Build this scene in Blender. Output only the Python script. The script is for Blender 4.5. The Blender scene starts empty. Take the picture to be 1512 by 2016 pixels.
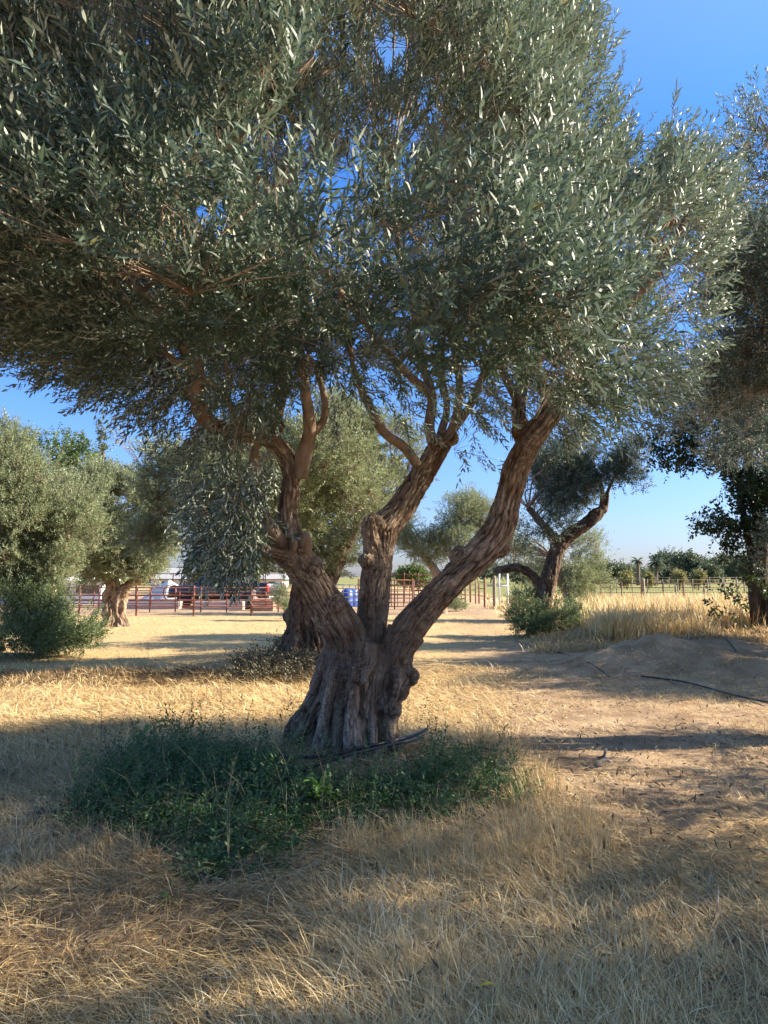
import bpy, math, random
import numpy as np
from mathutils import Vector

R = math.radians
random.seed(7)
rng = np.random.default_rng(11)
sc = bpy.context.scene
COL = sc.collection

# ------------------------------------------------------------------ camera, sky, sun, exposure
F, CX, CY, CAMZ, PITCH = 1450.0, 756.0, 1008.0, 1.6, R(5.0)
cam_data = bpy.data.cameras.new('camera')
cam = bpy.data.objects.new('camera', cam_data)
COL.objects.link(cam)
cam.location = (0, 0, CAMZ)
cam.rotation_euler = (R(90) + PITCH, 0, 0)
cam_data.sensor_fit = 'VERTICAL'
cam_data.sensor_height = 36
cam_data.lens = 36 * F / 2016
cam_data.clip_start = 0.05
cam_data.clip_end = 3000
sc.camera = cam

SUN_AHEAD, SUN_EL = R(5), R(28)          # the sun stands to the right of the camera
sun_vec = Vector((math.cos(SUN_AHEAD) * math.cos(SUN_EL), math.sin(SUN_AHEAD) * math.cos(SUN_EL), math.sin(SUN_EL)))
world = bpy.data.worlds.new('World')
sc.world = world
world.use_nodes = True
wn = world.node_tree
bg = wn.nodes['Background']
sky = wn.nodes.new('ShaderNodeTexSky')
sky.sky_type = 'NISHITA'
sky.sun_disc = False
sky.sun_elevation = SUN_EL
sky.sun_rotation = R(90) - SUN_AHEAD
sky.air_density = 1.0
sky.dust_density = 0.6
sky.ozone_density = 2.5
# in view, a clear, deep blue summer sky that pales towards the horizon without whitening out
hs_ = wn.nodes.new('ShaderNodeHueSaturation'); hs_.inputs['Saturation'].default_value = 1.12
wn.links.new(sky.outputs[0], hs_.inputs['Color'])
tcw = wn.nodes.new('ShaderNodeTexCoord'); sep = wn.nodes.new('ShaderNodeSeparateXYZ'); wn.links.new(tcw.outputs['Generated'], sep.inputs[0])
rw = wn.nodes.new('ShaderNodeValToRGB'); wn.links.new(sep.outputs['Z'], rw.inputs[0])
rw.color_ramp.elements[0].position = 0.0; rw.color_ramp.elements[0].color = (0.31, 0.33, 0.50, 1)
rw.color_ramp.elements[1].position = 0.9; rw.color_ramp.elements[1].color = (1.55, 1.25, 0.90, 1)  # unseen zenith brightened and warmed, added fill for the shaded ground
e_ = rw.color_ramp.elements.new(0.5); e_.color = (0.30, 0.53, 0.81, 1)
e_ = rw.color_ramp.elements.new(0.16); e_.color = (0.36, 0.44, 0.64, 1)
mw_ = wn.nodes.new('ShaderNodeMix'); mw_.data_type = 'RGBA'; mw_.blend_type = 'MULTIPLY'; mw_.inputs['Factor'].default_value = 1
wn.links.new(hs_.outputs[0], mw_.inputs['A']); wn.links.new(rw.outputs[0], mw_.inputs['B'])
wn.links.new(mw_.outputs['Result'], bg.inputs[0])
bg.inputs[1].default_value = 0.118
sun_data = bpy.data.lights.new('sun', 'SUN')
sun_data.energy = 5.0
sun_data.angle = R(0.5)
sun_data.color = (1.0, 0.87, 0.67)
sun = bpy.data.objects.new('sun', sun_data)
COL.objects.link(sun)
sun.rotation_euler = sun_vec.to_track_quat('Z', 'Y').to_euler()
sc.view_settings.view_transform = 'Standard'
sc.view_settings.look = 'None'
sc.view_settings.exposure = 1.78
sc.view_settings.gamma = 1.0
sc.cycles.max_bounces = 6
sc.cycles.transparent_max_bounces = 8

# ------------------------------------------------------------------ helpers
def tag(o, label=None, cat=None, group=None, kind=None):
    if label: o['label'] = label
    if cat: o['category'] = cat
    if group: o['group'] = group
    if kind: o['kind'] = kind
    return o

def empty(name, loc=(0, 0, 0)):
    o = bpy.data.objects.new(name, None)
    COL.objects.link(o)
    o.location = loc
    o.empty_display_size = 0.2
    return o

def W(px, py, d):
    """world point seen at photo pixel px,py at the depth y = d"""
    a, b = (px - CX), (CY - py)
    y = F * math.cos(PITCH) - b * math.sin(PITCH)
    z = F * math.sin(PITCH) + b * math.cos(PITCH)
    k = d / y
    return np.array((a * k, d, CAMZ + z * k))

def project(P):
    x, y, z = P[:, 0], P[:, 1], P[:, 2] - CAMZ
    f = y * math.cos(PITCH) + z * math.sin(PITCH)
    u = -y * math.sin(PITCH) + z * math.cos(PITCH)
    return CX + F * x / f, CY - F * u / f

def hash3(ix, iy, iz, seed):
    h = (ix.astype(np.int64) * 374761393 + iy.astype(np.int64) * 668265263 + iz.astype(np.int64) * 2147483647 + seed * 974711) & 0xffffffff
    h = ((h ^ (h >> 13)) * 1274126177) & 0xffffffff
    h = ((h ^ (h >> 16)) * 2246822519) & 0xffffffff
    return ((h ^ (h >> 15)) & 0xffffff) / float(0xffffff)

def noise(x, y, z, seed=0):
    ix, iy, iz = np.floor(x), np.floor(y), np.floor(z)
    fx, fy, fz = x - ix, y - iy, z - iz
    fx, fy, fz = [t * t * (3 - 2 * t) for t in (fx, fy, fz)]
    r = 0
    for a in (0, 1):
        wx = fx if a else 1 - fx
        for b in (0, 1):
            wy = fy if b else 1 - fy
            for c in (0, 1):
                wz = fz if c else 1 - fz
                r = r + wx * wy * wz * hash3(ix + a, iy + b, iz + c, seed)
    return r

def fbm(x, y, z, seed=0, n=3):
    r, a, t = 0, 1.0, 0
    for i in range(n):
        r = r + a * noise(x * 2 ** i, y * 2 ** i, z * 2 ** i, seed + i); t += a; a *= 0.5
    return r / t

def sstep(a, b, x):
    t = np.clip((x - a) / (b - a), 0, 1)
    return t * t * (3 - 2 * t)

def mesh_np(name, V, faces, mat, parent=None, attrs=None, smooth=False, loc=None):
    """faces: list of (n,k) int arrays"""
    me = bpy.data.meshes.new(name)
    V = np.asarray(V, dtype=np.float32)
    if loc is not None: V = V - np.asarray(loc, dtype=np.float32)
    me.vertices.add(len(V)); me.vertices.foreach_set('co', V.ravel())
    faces = [np.asarray(f, dtype=np.int32) for f in faces if len(f)]
    li = np.concatenate([f.ravel() for f in faces])
    tot = np.concatenate([np.full(len(f), f.shape[1], dtype=np.int32) for f in faces])
    st = np.concatenate(([0], np.cumsum(tot)[:-1])).astype(np.int32)
    me.loops.add(len(li)); me.loops.foreach_set('vertex_index', li)
    me.polygons.add(len(tot)); me.polygons.foreach_set('loop_start', st)
    me.polygons.foreach_set('use_smooth', np.full(len(tot), smooth))
    me.update(calc_edges=True)
    for k, a in (attrs or {}).items():
        a = np.asarray(a, dtype=np.float32)
        if a.ndim == 1:
            at = me.attributes.new(k, 'FLOAT', 'POINT'); at.data.foreach_set('value', a)
        else:
            at = me.attributes.new(k, 'FLOAT_VECTOR', 'POINT'); at.data.foreach_set('vector', a.ravel())
    if mat: me.materials.append(mat)
    o = bpy.data.objects.new(name, me)
    COL.objects.link(o)
    if loc is not None: o.location = loc
    if parent:
        o.parent = parent
        o.matrix_parent_inverse.identity()
        o.location = np.array(o.location) - np.array(parent.location) * 1.0
    return o

def densify(P, rad, step):
    P = np.asarray(P, float); rad = np.asarray(rad, float)
    # Catmull-Rom through the points
    n = len(P); out, ro = [], []
    Q = np.vstack([2 * P[0] - P[1], P, 2 * P[-1] - P[-2]])
    for i in range(n - 1):
        p0, p1, p2, p3 = Q[i], Q[i + 1], Q[i + 2], Q[i + 3]
        L = np.linalg.norm(p2 - p1); m = max(2, int(L / step))
        for k in range(m):
            t = k / m
            out.append(0.5 * (2 * p1 + (p2 - p0) * t + (2 * p0 - 5 * p1 + 4 * p2 - p3) * t * t + (3 * p1 - p0 - 3 * p2 + p3) * t ** 3))
            s = t * t * (3 - 2 * t)
            ro.append(rad[i] * (1 - s) + rad[i + 1] * s)
    out.append(P[-1]); ro.append(rad[-1])
    return np.array(out), np.array(ro)

def frames(P):
    T = np.gradient(P, axis=0); T /= np.linalg.norm(T, axis=1)[:, None] + 1e-9
    a = np.cross(T[0], (0.3, 1, 0.1)); a /= np.linalg.norm(a)
    A = [a]
    for t in T[1:]:
        a = a - t * a.dot(t); a = a / (np.linalg.norm(a) + 1e-9); A.append(a)
    A = np.array(A); return T, A, np.cross(T, A)

class MB:
    """collects tubes, boxes, and other shapes into one mesh"""
    def __init__(s): s.V, s.Q, s.T, s.n = [], [], [], 0
    def add(s, V, Q=(), T=()):
        s.V.append(np.asarray(V, float))
        if len(Q): s.Q.append(np.asarray(Q, int) + s.n)
        if len(T): s.T.append(np.asarray(T, int) + s.n)
        s.n += len(V); return s
    def tube(s, P, rad, sides=8, wob=0, seed=0):
        P = np.asarray(P, float); rad = np.broadcast_to(np.asarray(rad, float), (len(P),)).copy()
        T, A, B = frames(P)
        th = np.arange(sides) * 2 * np.pi / sides
        ring = A[:, None, :] * np.cos(th)[None, :, None] + B[:, None, :] * np.sin(th)[None, :, None]
        V = P[:, None, :] + ring * rad[:, None, None]
        V = V.reshape(-1, 3)
        if wob:
            nz = fbm(V[:, 0] / wob[1], V[:, 1] / wob[1], V[:, 2] / wob[1], seed, 2) - 0.5
            V = V + ring.reshape(-1, 3) * (nz * 2 * wob[0])[:, None]
        n = len(P); i = np.arange(n - 1)[:, None] * sides; j = np.arange(sides)[None, :]; k = (j + 1) % sides
        Q = np.stack([i + j, i + k, i + sides + k, i + sides + j], -1).reshape(-1, 4)
        c0, c1 = len(V), len(V) + 1
        V = np.vstack([V, P[0] - T[0] * rad[0] * 0.3, P[-1] + T[-1] * rad[-1] * 0.3])
        jj = np.arange(sides); kk = (jj + 1) % sides; b = (n - 1) * sides
        Tr = np.vstack([np.stack([kk, jj, np.full(sides, c0)], -1), np.stack([b + jj, b + kk, np.full(sides, c1)], -1)])
        return s.add(V, Q, Tr)
    def bar(s, a, b, r, sides=8): return s.tube([a, b], [r, r], sides)
    def box(s, lo, hi, bev=0.0, rz=0, org=(0, 0, 0), taper=0):
        lo, hi = np.array(lo, float), np.array(hi, float)
        b = min(bev, *(0.45 * (hi - lo))) if bev else 0
        if not b:
            V = np.array([(x, y, z) for z in (lo[2], hi[2]) for y in (lo[1], hi[1]) for x in (lo[0], hi[0])])
            Q = [(0, 2, 3, 1), (4, 5, 7, 6), (0, 1, 5, 4), (2, 6, 7, 3), (0, 4, 6, 2), (1, 3, 7, 5)]
            T = []
        else:
            def ringp(z, ins):
                x0, y0, x1, y1 = lo[0] + ins, lo[1] + ins, hi[0] - ins, hi[1] - ins
                c = b - ins if ins < b else 0
                c = max(c, b * 0.3)
                return [(x0 + c, y0, z), (x1 - c, y0, z), (x1, y0 + c, z), (x1, y1 - c, z), (x1 - c, y1, z), (x0 + c, y1, z), (x0, y1 - c, z), (x0, y0 + c, z)]
            V = np.array(ringp(lo[2], b * .7) + ringp(lo[2] + b, 0) + ringp(hi[2] - b, 0) + ringp(hi[2], b * .7) + [((lo[0] + hi[0]) / 2, (lo[1] + hi[1]) / 2, lo[2]), ((lo[0] + hi[0]) / 2, (lo[1] + hi[1]) / 2, hi[2])])
            Q = [(r * 8 + k, r * 8 + (k + 1) % 8, r * 8 + 8 + (k + 1) % 8, r * 8 + 8 + k) for r in range(3) for k in range(8)]
            T = [(k + 1 if k < 7 else 0, k, 32) for k in range(8)] + [(24 + k, 24 + (k + 1) % 8, 33) for k in range(8)]
        c, q = math.cos(rz), math.sin(rz)
        V = np.stack([V[:, 0] * c - V[:, 1] * q, V[:, 0] * q + V[:, 1] * c, V[:, 2]], -1) + np.array(org)
        return s.add(V, Q, T)
    def prism(s, prof, y0, y1, axis='y'):
        """profile of (x,z) points swept from y0 to y1"""
        n = len(prof)
        V = [(x, y0, z) for x, z in prof] + [(x, y1, z) for x, z in prof]
        cx = sum(p[0] for p in prof) / n; cz = sum(p[1] for p in prof) / n
        V += [(cx, y0, cz), (cx, y1, cz)]
        Q = [(i, (i + 1) % n, n + (i + 1) % n, n + i) for i in range(n)]
        T = [((i + 1) % n, i, 2 * n) for i in range(n)] + [(n + i, n + (i + 1) % n, 2 * n + 1) for i in range(n)]
        return s.add(V, Q, T)
    def sphere(s, c, r, seg=12, ring=8):
        c = np.array(c, float); r = np.broadcast_to(np.array(r, float), (3,))
        V = [(0, 0, -1)] + [(math.sin(math.pi * i / ring) * math.cos(2 * math.pi * j / seg), math.sin(math.pi * i / ring) * math.sin(2 * math.pi * j / seg), -math.cos(math.pi * i / ring)) for i in range(1, ring) for j in range(seg)] + [(0, 0, 1)]
        Q = [(1 + i * seg + j, 1 + i * seg + (j + 1) % seg, 1 + (i + 1) * seg + (j + 1) % seg, 1 + (i + 1) * seg + j) for i in range(ring - 2) for j in range(seg)]
        e = len(V) - 1; l = 1 + (ring - 2) * seg
        T = [(0, 1 + (j + 1) % seg, 1 + j) for j in range(seg)] + [(e, l + j, l + (j + 1) % seg) for j in range(seg)]
        return s.add(np.array(V) * r + c, Q, T)
    def xf(s, rz, org):
        V = np.vstack(s.V); c, q = math.cos(rz), math.sin(rz)
        s.V = [np.stack([V[:, 0] * c - V[:, 1] * q, V[:, 0] * q + V[:, 1] * c, V[:, 2]], -1) + np.array(org)]
        return s
    def build(s, name, mat, parent=None, smooth=True, attrs=None):
        V = np.vstack(s.V)
        fs = []
        if s.Q: fs.append(np.vstack(s.Q))
        if s.T: fs.append(np.vstack(s.T))
        base = parent.location if parent else (V[:, 0].mean(), V[:, 1].mean(), V[:, 2].min())
        return mesh_np(name, V, fs, mat, parent, attrs, smooth, loc=tuple(base))

# ------------------------------------------------------------------ materials
def nt(name):
    m = bpy.data.materials.new(name); m.use_nodes = True
    t = m.node_tree; b = t.nodes['Principled BSDF']
    return m, t, b

def node(t, kind, **kw):
    n = t.nodes.new(kind)
    for k, v in kw.items():
        if k.startswith('i_'): n.inputs[k[2:].replace('_', ' ')].default_value = v
        else: setattr(n, k, v)
    return n

def ramp(t, fac, stops):
    r = t.nodes.new('ShaderNodeValToRGB'); e = r.color_ramp.elements
    while len(e) < len(stops): e.new(0.5)
    for x, (p, c) in zip(e, stops): x.position = p; x.color = (*c, 1)
    t.links.new(fac, r.inputs[0]); return r.outputs[0]

def mat_simple(name, color, rough=0.7, metal=0.0, var=0.25, scale=6.0, spec=0.5, bump=0.0):
    m, t, b = nt(name)
    tc = node(t, 'ShaderNodeTexCoord'); nz = node(t, 'ShaderNodeTexNoise'); nz.inputs['Scale'].default_value = scale; nz.inputs['Detail'].default_value = 6
    t.links.new(tc.outputs['Object'], nz.inputs['Vector'])
    c = np.array(color)
    t.links.new(ramp(t, nz.outputs[0], [(0.3, tuple(c * (1 - var))), (0.7, tuple(np.minimum(c * (1 + var), 1)))]), b.inputs['Base Color'])
    b.inputs['Roughness'].default_value = rough; b.inputs['Metallic'].default_value = metal
    b.inputs['Specular IOR Level'].default_value = spec
    if bump:
        bp = node(t, 'ShaderNodeBump'); bp.inputs['Strength'].default_value = bump; bp.inputs['Distance'].default_value = 0.02
        t.links.new(nz.outputs[0], bp.inputs['Height']); t.links.new(bp.outputs[0], b.inputs['Normal'])
    return m

def mat_leaf(name, top, under, rough=0.45, transl=0.25, spec=0.4, odd=None):
    m, t, b = nt(name)
    at = node(t, 'ShaderNodeAttribute', attribute_name='rnd')
    top = np.array(top); under = np.array(under)
    odd = tuple(top * (1.5, 1.35, 0.9)) if odd is None else odd
    r1 = ramp(t, at.outputs['Fac'], [(0, tuple(top * 0.65)), (0.5, tuple(top)), (0.93, tuple(top * 1.45)), (0.99, odd)])
    r2 = ramp(t, at.outputs['Fac'], [(0, tuple(under * 0.75)), (1, tuple(np.minimum(under * 1.25, 1)))])
    g = node(t, 'ShaderNodeNewGeometry')
    mx = node(t, 'ShaderNodeMix', data_type='RGBA')
    t.links.new(g.outputs['Backfacing'], mx.inputs['Factor'])
    t.links.new(r1, mx.inputs['A']); t.links.new(r2, mx.inputs['B'])
    t.links.new(mx.outputs['Result'], b.inputs['Base Color'])
    b.inputs['Roughness'].default_value = rough
    b.inputs['Specular IOR Level'].default_value = spec
    tr = node(t, 'ShaderNodeBsdfTranslucent')
    hs = node(t, 'ShaderNodeHueSaturation'); hs.inputs['Saturation'].default_value = 1.15; hs.inputs['Value'].default_value = 1.3; hs.inputs['Hue'].default_value = 0.485
    t.links.new(r1, hs.inputs['Color']); t.links.new(hs.outputs[0], tr.inputs['Color'])
    ms = node(t, 'ShaderNodeMixShader'); ms.inputs[0].default_value = transl
    t.links.new(b.outputs[0], ms.inputs[1]); t.links.new(tr.outputs[0], ms.inputs[2])
    t.links.new(ms.outputs[0], t.nodes['Material Output'].inputs['Surface'])
    return m

def mat_bark(name, dark, mid, light, fine=1.0, bump=0.8, attr=True):
    m, t, b = nt(name)
    if attr:
        co = node(t, 'ShaderNodeAttribute', attribute_name='barkco').outputs['Vector']
        hf = node(t, 'ShaderNodeAttribute', attribute_name='relief').outputs['Fac']
    else:
        co = node(t, 'ShaderNodeTexCoord').outputs['Object']; hf = None
    mp = node(t, 'ShaderNodeMapping'); mp.inputs['Scale'].default_value = (60 * fine, 60 * fine, 14 * fine); t.links.new(co, mp.inputs[0])
    n1 = node(t, 'ShaderNodeTexNoise'); n1.inputs['Scale'].default_value = 1; n1.inputs['Detail'].default_value = 8; n1.inputs['Roughness'].default_value = 0.65
    t.links.new(mp.outputs[0], n1.inputs['Vector'])
    tc = node(t, 'ShaderNodeTexCoord')
    n2 = node(t, 'ShaderNodeTexNoise'); n2.inputs['Scale'].default_value = 5; n2.inputs['Detail'].default_value = 4; t.links.new(tc.outputs['Object'], n2.inputs['Vector'])
    c1 = ramp(t, n1.outputs[0], [(0.32, dark), (0.52, mid), (0.75, light)])
    last = c1
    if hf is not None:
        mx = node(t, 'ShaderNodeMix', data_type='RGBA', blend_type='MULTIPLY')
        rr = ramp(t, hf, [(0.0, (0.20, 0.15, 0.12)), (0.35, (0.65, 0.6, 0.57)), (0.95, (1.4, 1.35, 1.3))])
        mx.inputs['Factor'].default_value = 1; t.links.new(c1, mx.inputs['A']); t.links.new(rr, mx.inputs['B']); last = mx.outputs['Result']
    m2 = node(t, 'ShaderNodeMix', data_type='RGBA', blend_type='MULTIPLY'); m2.inputs['Factor'].default_value = 1
    r2 = ramp(t, n2.outputs[0], [(0.3, (0.75, 0.62, 0.52)), (0.5, (1, 0.98, 0.95)), (0.62, (1.1, 1.1, 1.08)), (0.72, (1.45, 1.45, 1.4))])
    t.links.new(last, m2.inputs['A']); t.links.new(r2, m2.inputs['B'])
    t.links.new(m2.outputs['Result'], b.inputs['Base Color'])
    b.inputs['Roughness'].default_value = 0.9; b.inputs['Specular IOR Level'].default_value = 0.2
    bp = node(t, 'ShaderNodeBump'); bp.inputs['Strength'].default_value = bump; bp.inputs['Distance'].default_value = 0.012
    t.links.new(n1.outputs[0], bp.inputs['Height']); t.links.new(bp.outputs[0], b.inputs['Normal'])
    return m

M = {}
M['bark'] = mat_bark('old_olive_bark', (0.075, 0.055, 0.040), (0.235, 0.183, 0.140), (0.56, 0.48, 0.39))
M['shade_olive_bark'] = mat_bark('shaded_olive_bark', (0.045, 0.032, 0.025), (0.13, 0.095, 0.072), (0.30, 0.25, 0.20))  # darker copy of the olive bark, shade painted into its colour
M['young_bark'] = mat_bark('smooth_olive_bark', (0.14, 0.10, 0.07), (0.28, 0.205, 0.15), (0.40, 0.31, 0.23), 0.35, 0.35, attr=False)
M['cut_wood'] = mat_bark('weathered_cut_wood', (0.2, 0.14, 0.10), (0.36, 0.27, 0.2), (0.48, 0.38, 0.30), 0.4, 0.4, attr=False)
M['far_bark'] = mat_bark('distant_bark', (0.07, 0.05, 0.04), (0.17, 0.13, 0.10), (0.28, 0.22, 0.18), 0.2, 0.9, attr=False)
M['dark_bark'] = mat_bark('dark_bark', (0.03, 0.026, 0.022), (0.07, 0.06, 0.05), (0.13, 0.11, 0.09), 0.2, 0.9, attr=False)
M['olive_leaf'] = mat_leaf('olive_leaf', (0.064, 0.096, 0.064), (0.44, 0.48, 0.39), 0.48, 0.25, odd=(0.28, 0.22, 0.05))
M['olive_leaf_far'] = mat_leaf('olive_leaf_distant', (0.175, 0.205, 0.11), (0.38, 0.42, 0.28), 0.55, 0.32)
M['sucker_leaf'] = mat_leaf('sucker_leaf', (0.060, 0.122, 0.042), (0.18, 0.25, 0.12), 0.5, 0.30)
M['dull_leaf'] = mat_leaf('dry_vine_leaf', (0.07, 0.062, 0.035), (0.12, 0.11, 0.07), 0.6, 0.15)
M['sage_leaf'] = mat_leaf('sage_leaf', (0.10, 0.14, 0.062), (0.25, 0.30, 0.18), 0.5, 0.3)
M['weed_leaf'] = mat_leaf('weed_leaf', (0.07, 0.17, 0.025), (0.14, 0.26, 0.06), 0.5, 0.4)
M['broad_leaf'] = mat_leaf('broad_leaf', (0.035, 0.062, 0.022), (0.08, 0.11, 0.05), 0.45, 0.25)
M['green_leaf'] = mat_leaf('green_leaf', (0.075, 0.12, 0.03), (0.13, 0.17, 0.06), 0.5, 0.3)
M['pale_leaf'] = mat_leaf('pale_leaf', (0.20, 0.19, 0.07), (0.3, 0.28, 0.14), 0.5, 0.3)
M['far_leaf'] = mat_leaf('distant_leaf', (0.075, 0.10, 0.055), (0.12, 0.15, 0.085), 0.6, 0.2)
M['twig'] = mat_simple('green_twig', (0.17, 0.15, 0.09), 0.8, scale=20)
M['hose'] = mat_simple('black_polythene', (0.018, 0.019, 0.024), 0.42, var=0.3, scale=8)
M['rust'] = mat_simple('rusty_red_pipe', (0.22, 0.075, 0.05), 0.75, var=0.35, scale=9)
M['rust_dark'] = mat_simple('dark_rusty_pipe', (0.13, 0.06, 0.045), 0.8, var=0.35, scale=9)
M['galv'] = mat_simple('galvanised_pipe', (0.42, 0.42, 0.40), 0.5, 0.3, var=0.15)
M['white'] = mat_simple('white_paint', (0.75, 0.74, 0.71), 0.6, var=0.08)
M['grey_wood'] = mat_simple('weathered_post_wood', (0.24, 0.20, 0.15), 0.9, var=0.3, scale=12, bump=0.5)
M['plank'] = mat_simple('brown_plywood', (0.36, 0.24, 0.16), 0.85, var=0.2, scale=5)
M['concrete'] = mat_simple('pale_concrete', (0.55, 0.50, 0.44), 0.9, var=0.15, scale=3, bump=0.3)
M['tarp'] = mat_simple('pale_tarpaulin', (0.62, 0.58, 0.53), 0.7, var=0.12, scale=2, bump=0.4)
M['black_paint'] = mat_simple('black_car_paint', (0.018, 0.018, 0.02), 0.25, var=0.1, spec=0.6)
M['glass'] = mat_simple('dark_car_glass', (0.03, 0.035, 0.04), 0.08, var=0.1, spec=0.8)
M['tyre'] = mat_simple('tyre_rubber', (0.025, 0.025, 0.025), 0.9, var=0.2)
M['rim'] = mat_simple('alloy_rim', (0.45, 0.45, 0.46), 0.35, 0.8, var=0.1)
M['tail'] = mat_simple('red_tail_lens', (0.55, 0.02, 0.015), 0.3, var=0.1)
M['blue'] = mat_simple('blue_plastic', (0.02, 0.07, 0.32), 0.5, var=0.15)
M['roof'] = mat_simple('grey_roof', (0.32, 0.32, 0.33), 0.8, var=0.12, scale=3)
M['wall'] = mat_simple('pale_wall', (0.6, 0.58, 0.55), 0.85, var=0.08, scale=2)
M['wood_grey'] = mat_simple('grey_driftwood', (0.16, 0.14, 0.12), 0.9, var=0.4, scale=15, bump=0.5)
M['yellow_leaf'] = mat_simple('yellow_leaf', (0.65, 0.42, 0.03), 0.6, var=0.1)

def mat_straw():
    m, t, b = nt('dry_straw')
    at = node(t, 'ShaderNodeAttribute', attribute_name='rnd')
    c = ramp(t, at.outputs['Fac'], [(0.0, (0.10, 0.062, 0.035)), (0.25, (0.32, 0.215, 0.115)), (0.55, (0.55, 0.41, 0.215)), (0.8, (0.68, 0.50, 0.225)), (1.0, (0.84, 0.72, 0.47))])
    t.links.new(c, b.inputs['Base Color']); b.inputs['Roughness'].default_value = 0.6; b.inputs['Specular IOR Level'].default_value = 0.3
    tr = node(t, 'ShaderNodeBsdfTranslucent'); t.links.new(c, tr.inputs['Color'])
    ms = node(t, 'ShaderNodeMixShader'); ms.inputs[0].default_value = 0.25
    t.links.new(b.outputs[0], ms.inputs[1]); t.links.new(tr.outputs[0], ms.inputs[2])
    t.links.new(ms.outputs[0], t.nodes['Material Output'].inputs['Surface'])
    return m
M['straw'] = mat_straw()

def mat_ground():
    m, t, b = nt('straw_strewn_soil')
    tc = node(t, 'ShaderNodeTexCoord')
    def nz(scale, det=6, mapping=None, rough=0.6):
        n = node(t, 'ShaderNodeTexNoise'); n.inputs['Scale'].default_value = scale; n.inputs['Detail'].default_value = det; n.inputs['Roughness'].default_value = rough
        src = tc.outputs['Object']
        if mapping:
            mp = node(t, 'ShaderNodeMapping'); mp.inputs['Scale'].default_value = mapping[0]; mp.inputs['Rotation'].default_value = mapping[1]
            t.links.new(src, mp.inputs[0]); src = mp.outputs[0]
        t.links.new(src, n.inputs['Vector']); return n.outputs[0]
    big = nz(0.35, 5); midn = nz(2.2, 6); f1 = nz(9, 8, ((1, 6, 1), (0, 0, 0.5)), 0.7); f2 = nz(11, 8, ((5, 1, 1), (0, 0, -0.3)), 0.7)
    soil = ramp(t, midn, [(0.3, (0.22, 0.145, 0.09)), (0.6, (0.39, 0.28, 0.185)), (0.8, (0.50, 0.38, 0.26))])
    mx = node(t, 'ShaderNodeMath', operation='MAXIMUM'); t.links.new(f1, mx.inputs[0]); t.links.new(f2, mx.inputs[1])
    straw = ramp(t, mx.outputs[0], [(0.42, (0.27, 0.18, 0.10)), (0.58, (0.56, 0.405, 0.205)), (0.75, (0.74, 0.57, 0.31))])
    att = node(t, 'ShaderNodeAttribute', attribute_name='bare')
    ad = node(t, 'ShaderNodeMath', operation='MULTIPLY_ADD'); ad.inputs[1].default_value = 1.2; t.links.new(att.outputs['Fac'], ad.inputs[0])
    ad.inputs[2].default_value = 0.0
    sub = node(t, 'ShaderNodeMath', operation='SUBTRACT'); t.links.new(big, sub.inputs[0]); sub.inputs[1].default_value = 0.42
    ad2 = node(t, 'ShaderNodeMath', operation='ADD', use_clamp=True); t.links.new(ad.outputs[0], ad2.inputs[0]); t.links.new(sub.outputs[0], ad2.inputs[1])
    mix = node(t, 'ShaderNodeMix', data_type='RGBA'); t.links.new(ad2.outputs[0], mix.inputs['Factor']); t.links.new(straw, mix.inputs['A']); t.links.new(soil, mix.inputs['B'])
    gr = node(t, 'ShaderNodeAttribute', attribute_name='green')
    grc = ramp(t, midn, [(0.3, (0.15, 0.15, 0.055)), (0.7, (0.27, 0.26, 0.10))])
    mix2 = node(t, 'ShaderNodeMix', data_type='RGBA'); t.links.new(gr.outputs['Fac'], mix2.inputs['Factor']); t.links.new(mix.outputs['Result'], mix2.inputs['A']); t.links.new(grc, mix2.inputs['B'])
    t.links.new(mix2.outputs['Result'], b.inputs['Base Color'])
    b.inputs['Roughness'].default_value = 0.95; b.inputs['Specular IOR Level'].default_value = 0.1
    bp = node(t, 'ShaderNodeBump'); bp.inputs['Strength'].default_value = 0.9; bp.inputs['Distance'].default_value = 0.03
    t.links.new(mx.outputs[0], bp.inputs['Height']); t.links.new(bp.outputs[0], b.inputs['Normal'])
    return m
M['ground'] = mat_ground()

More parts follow.
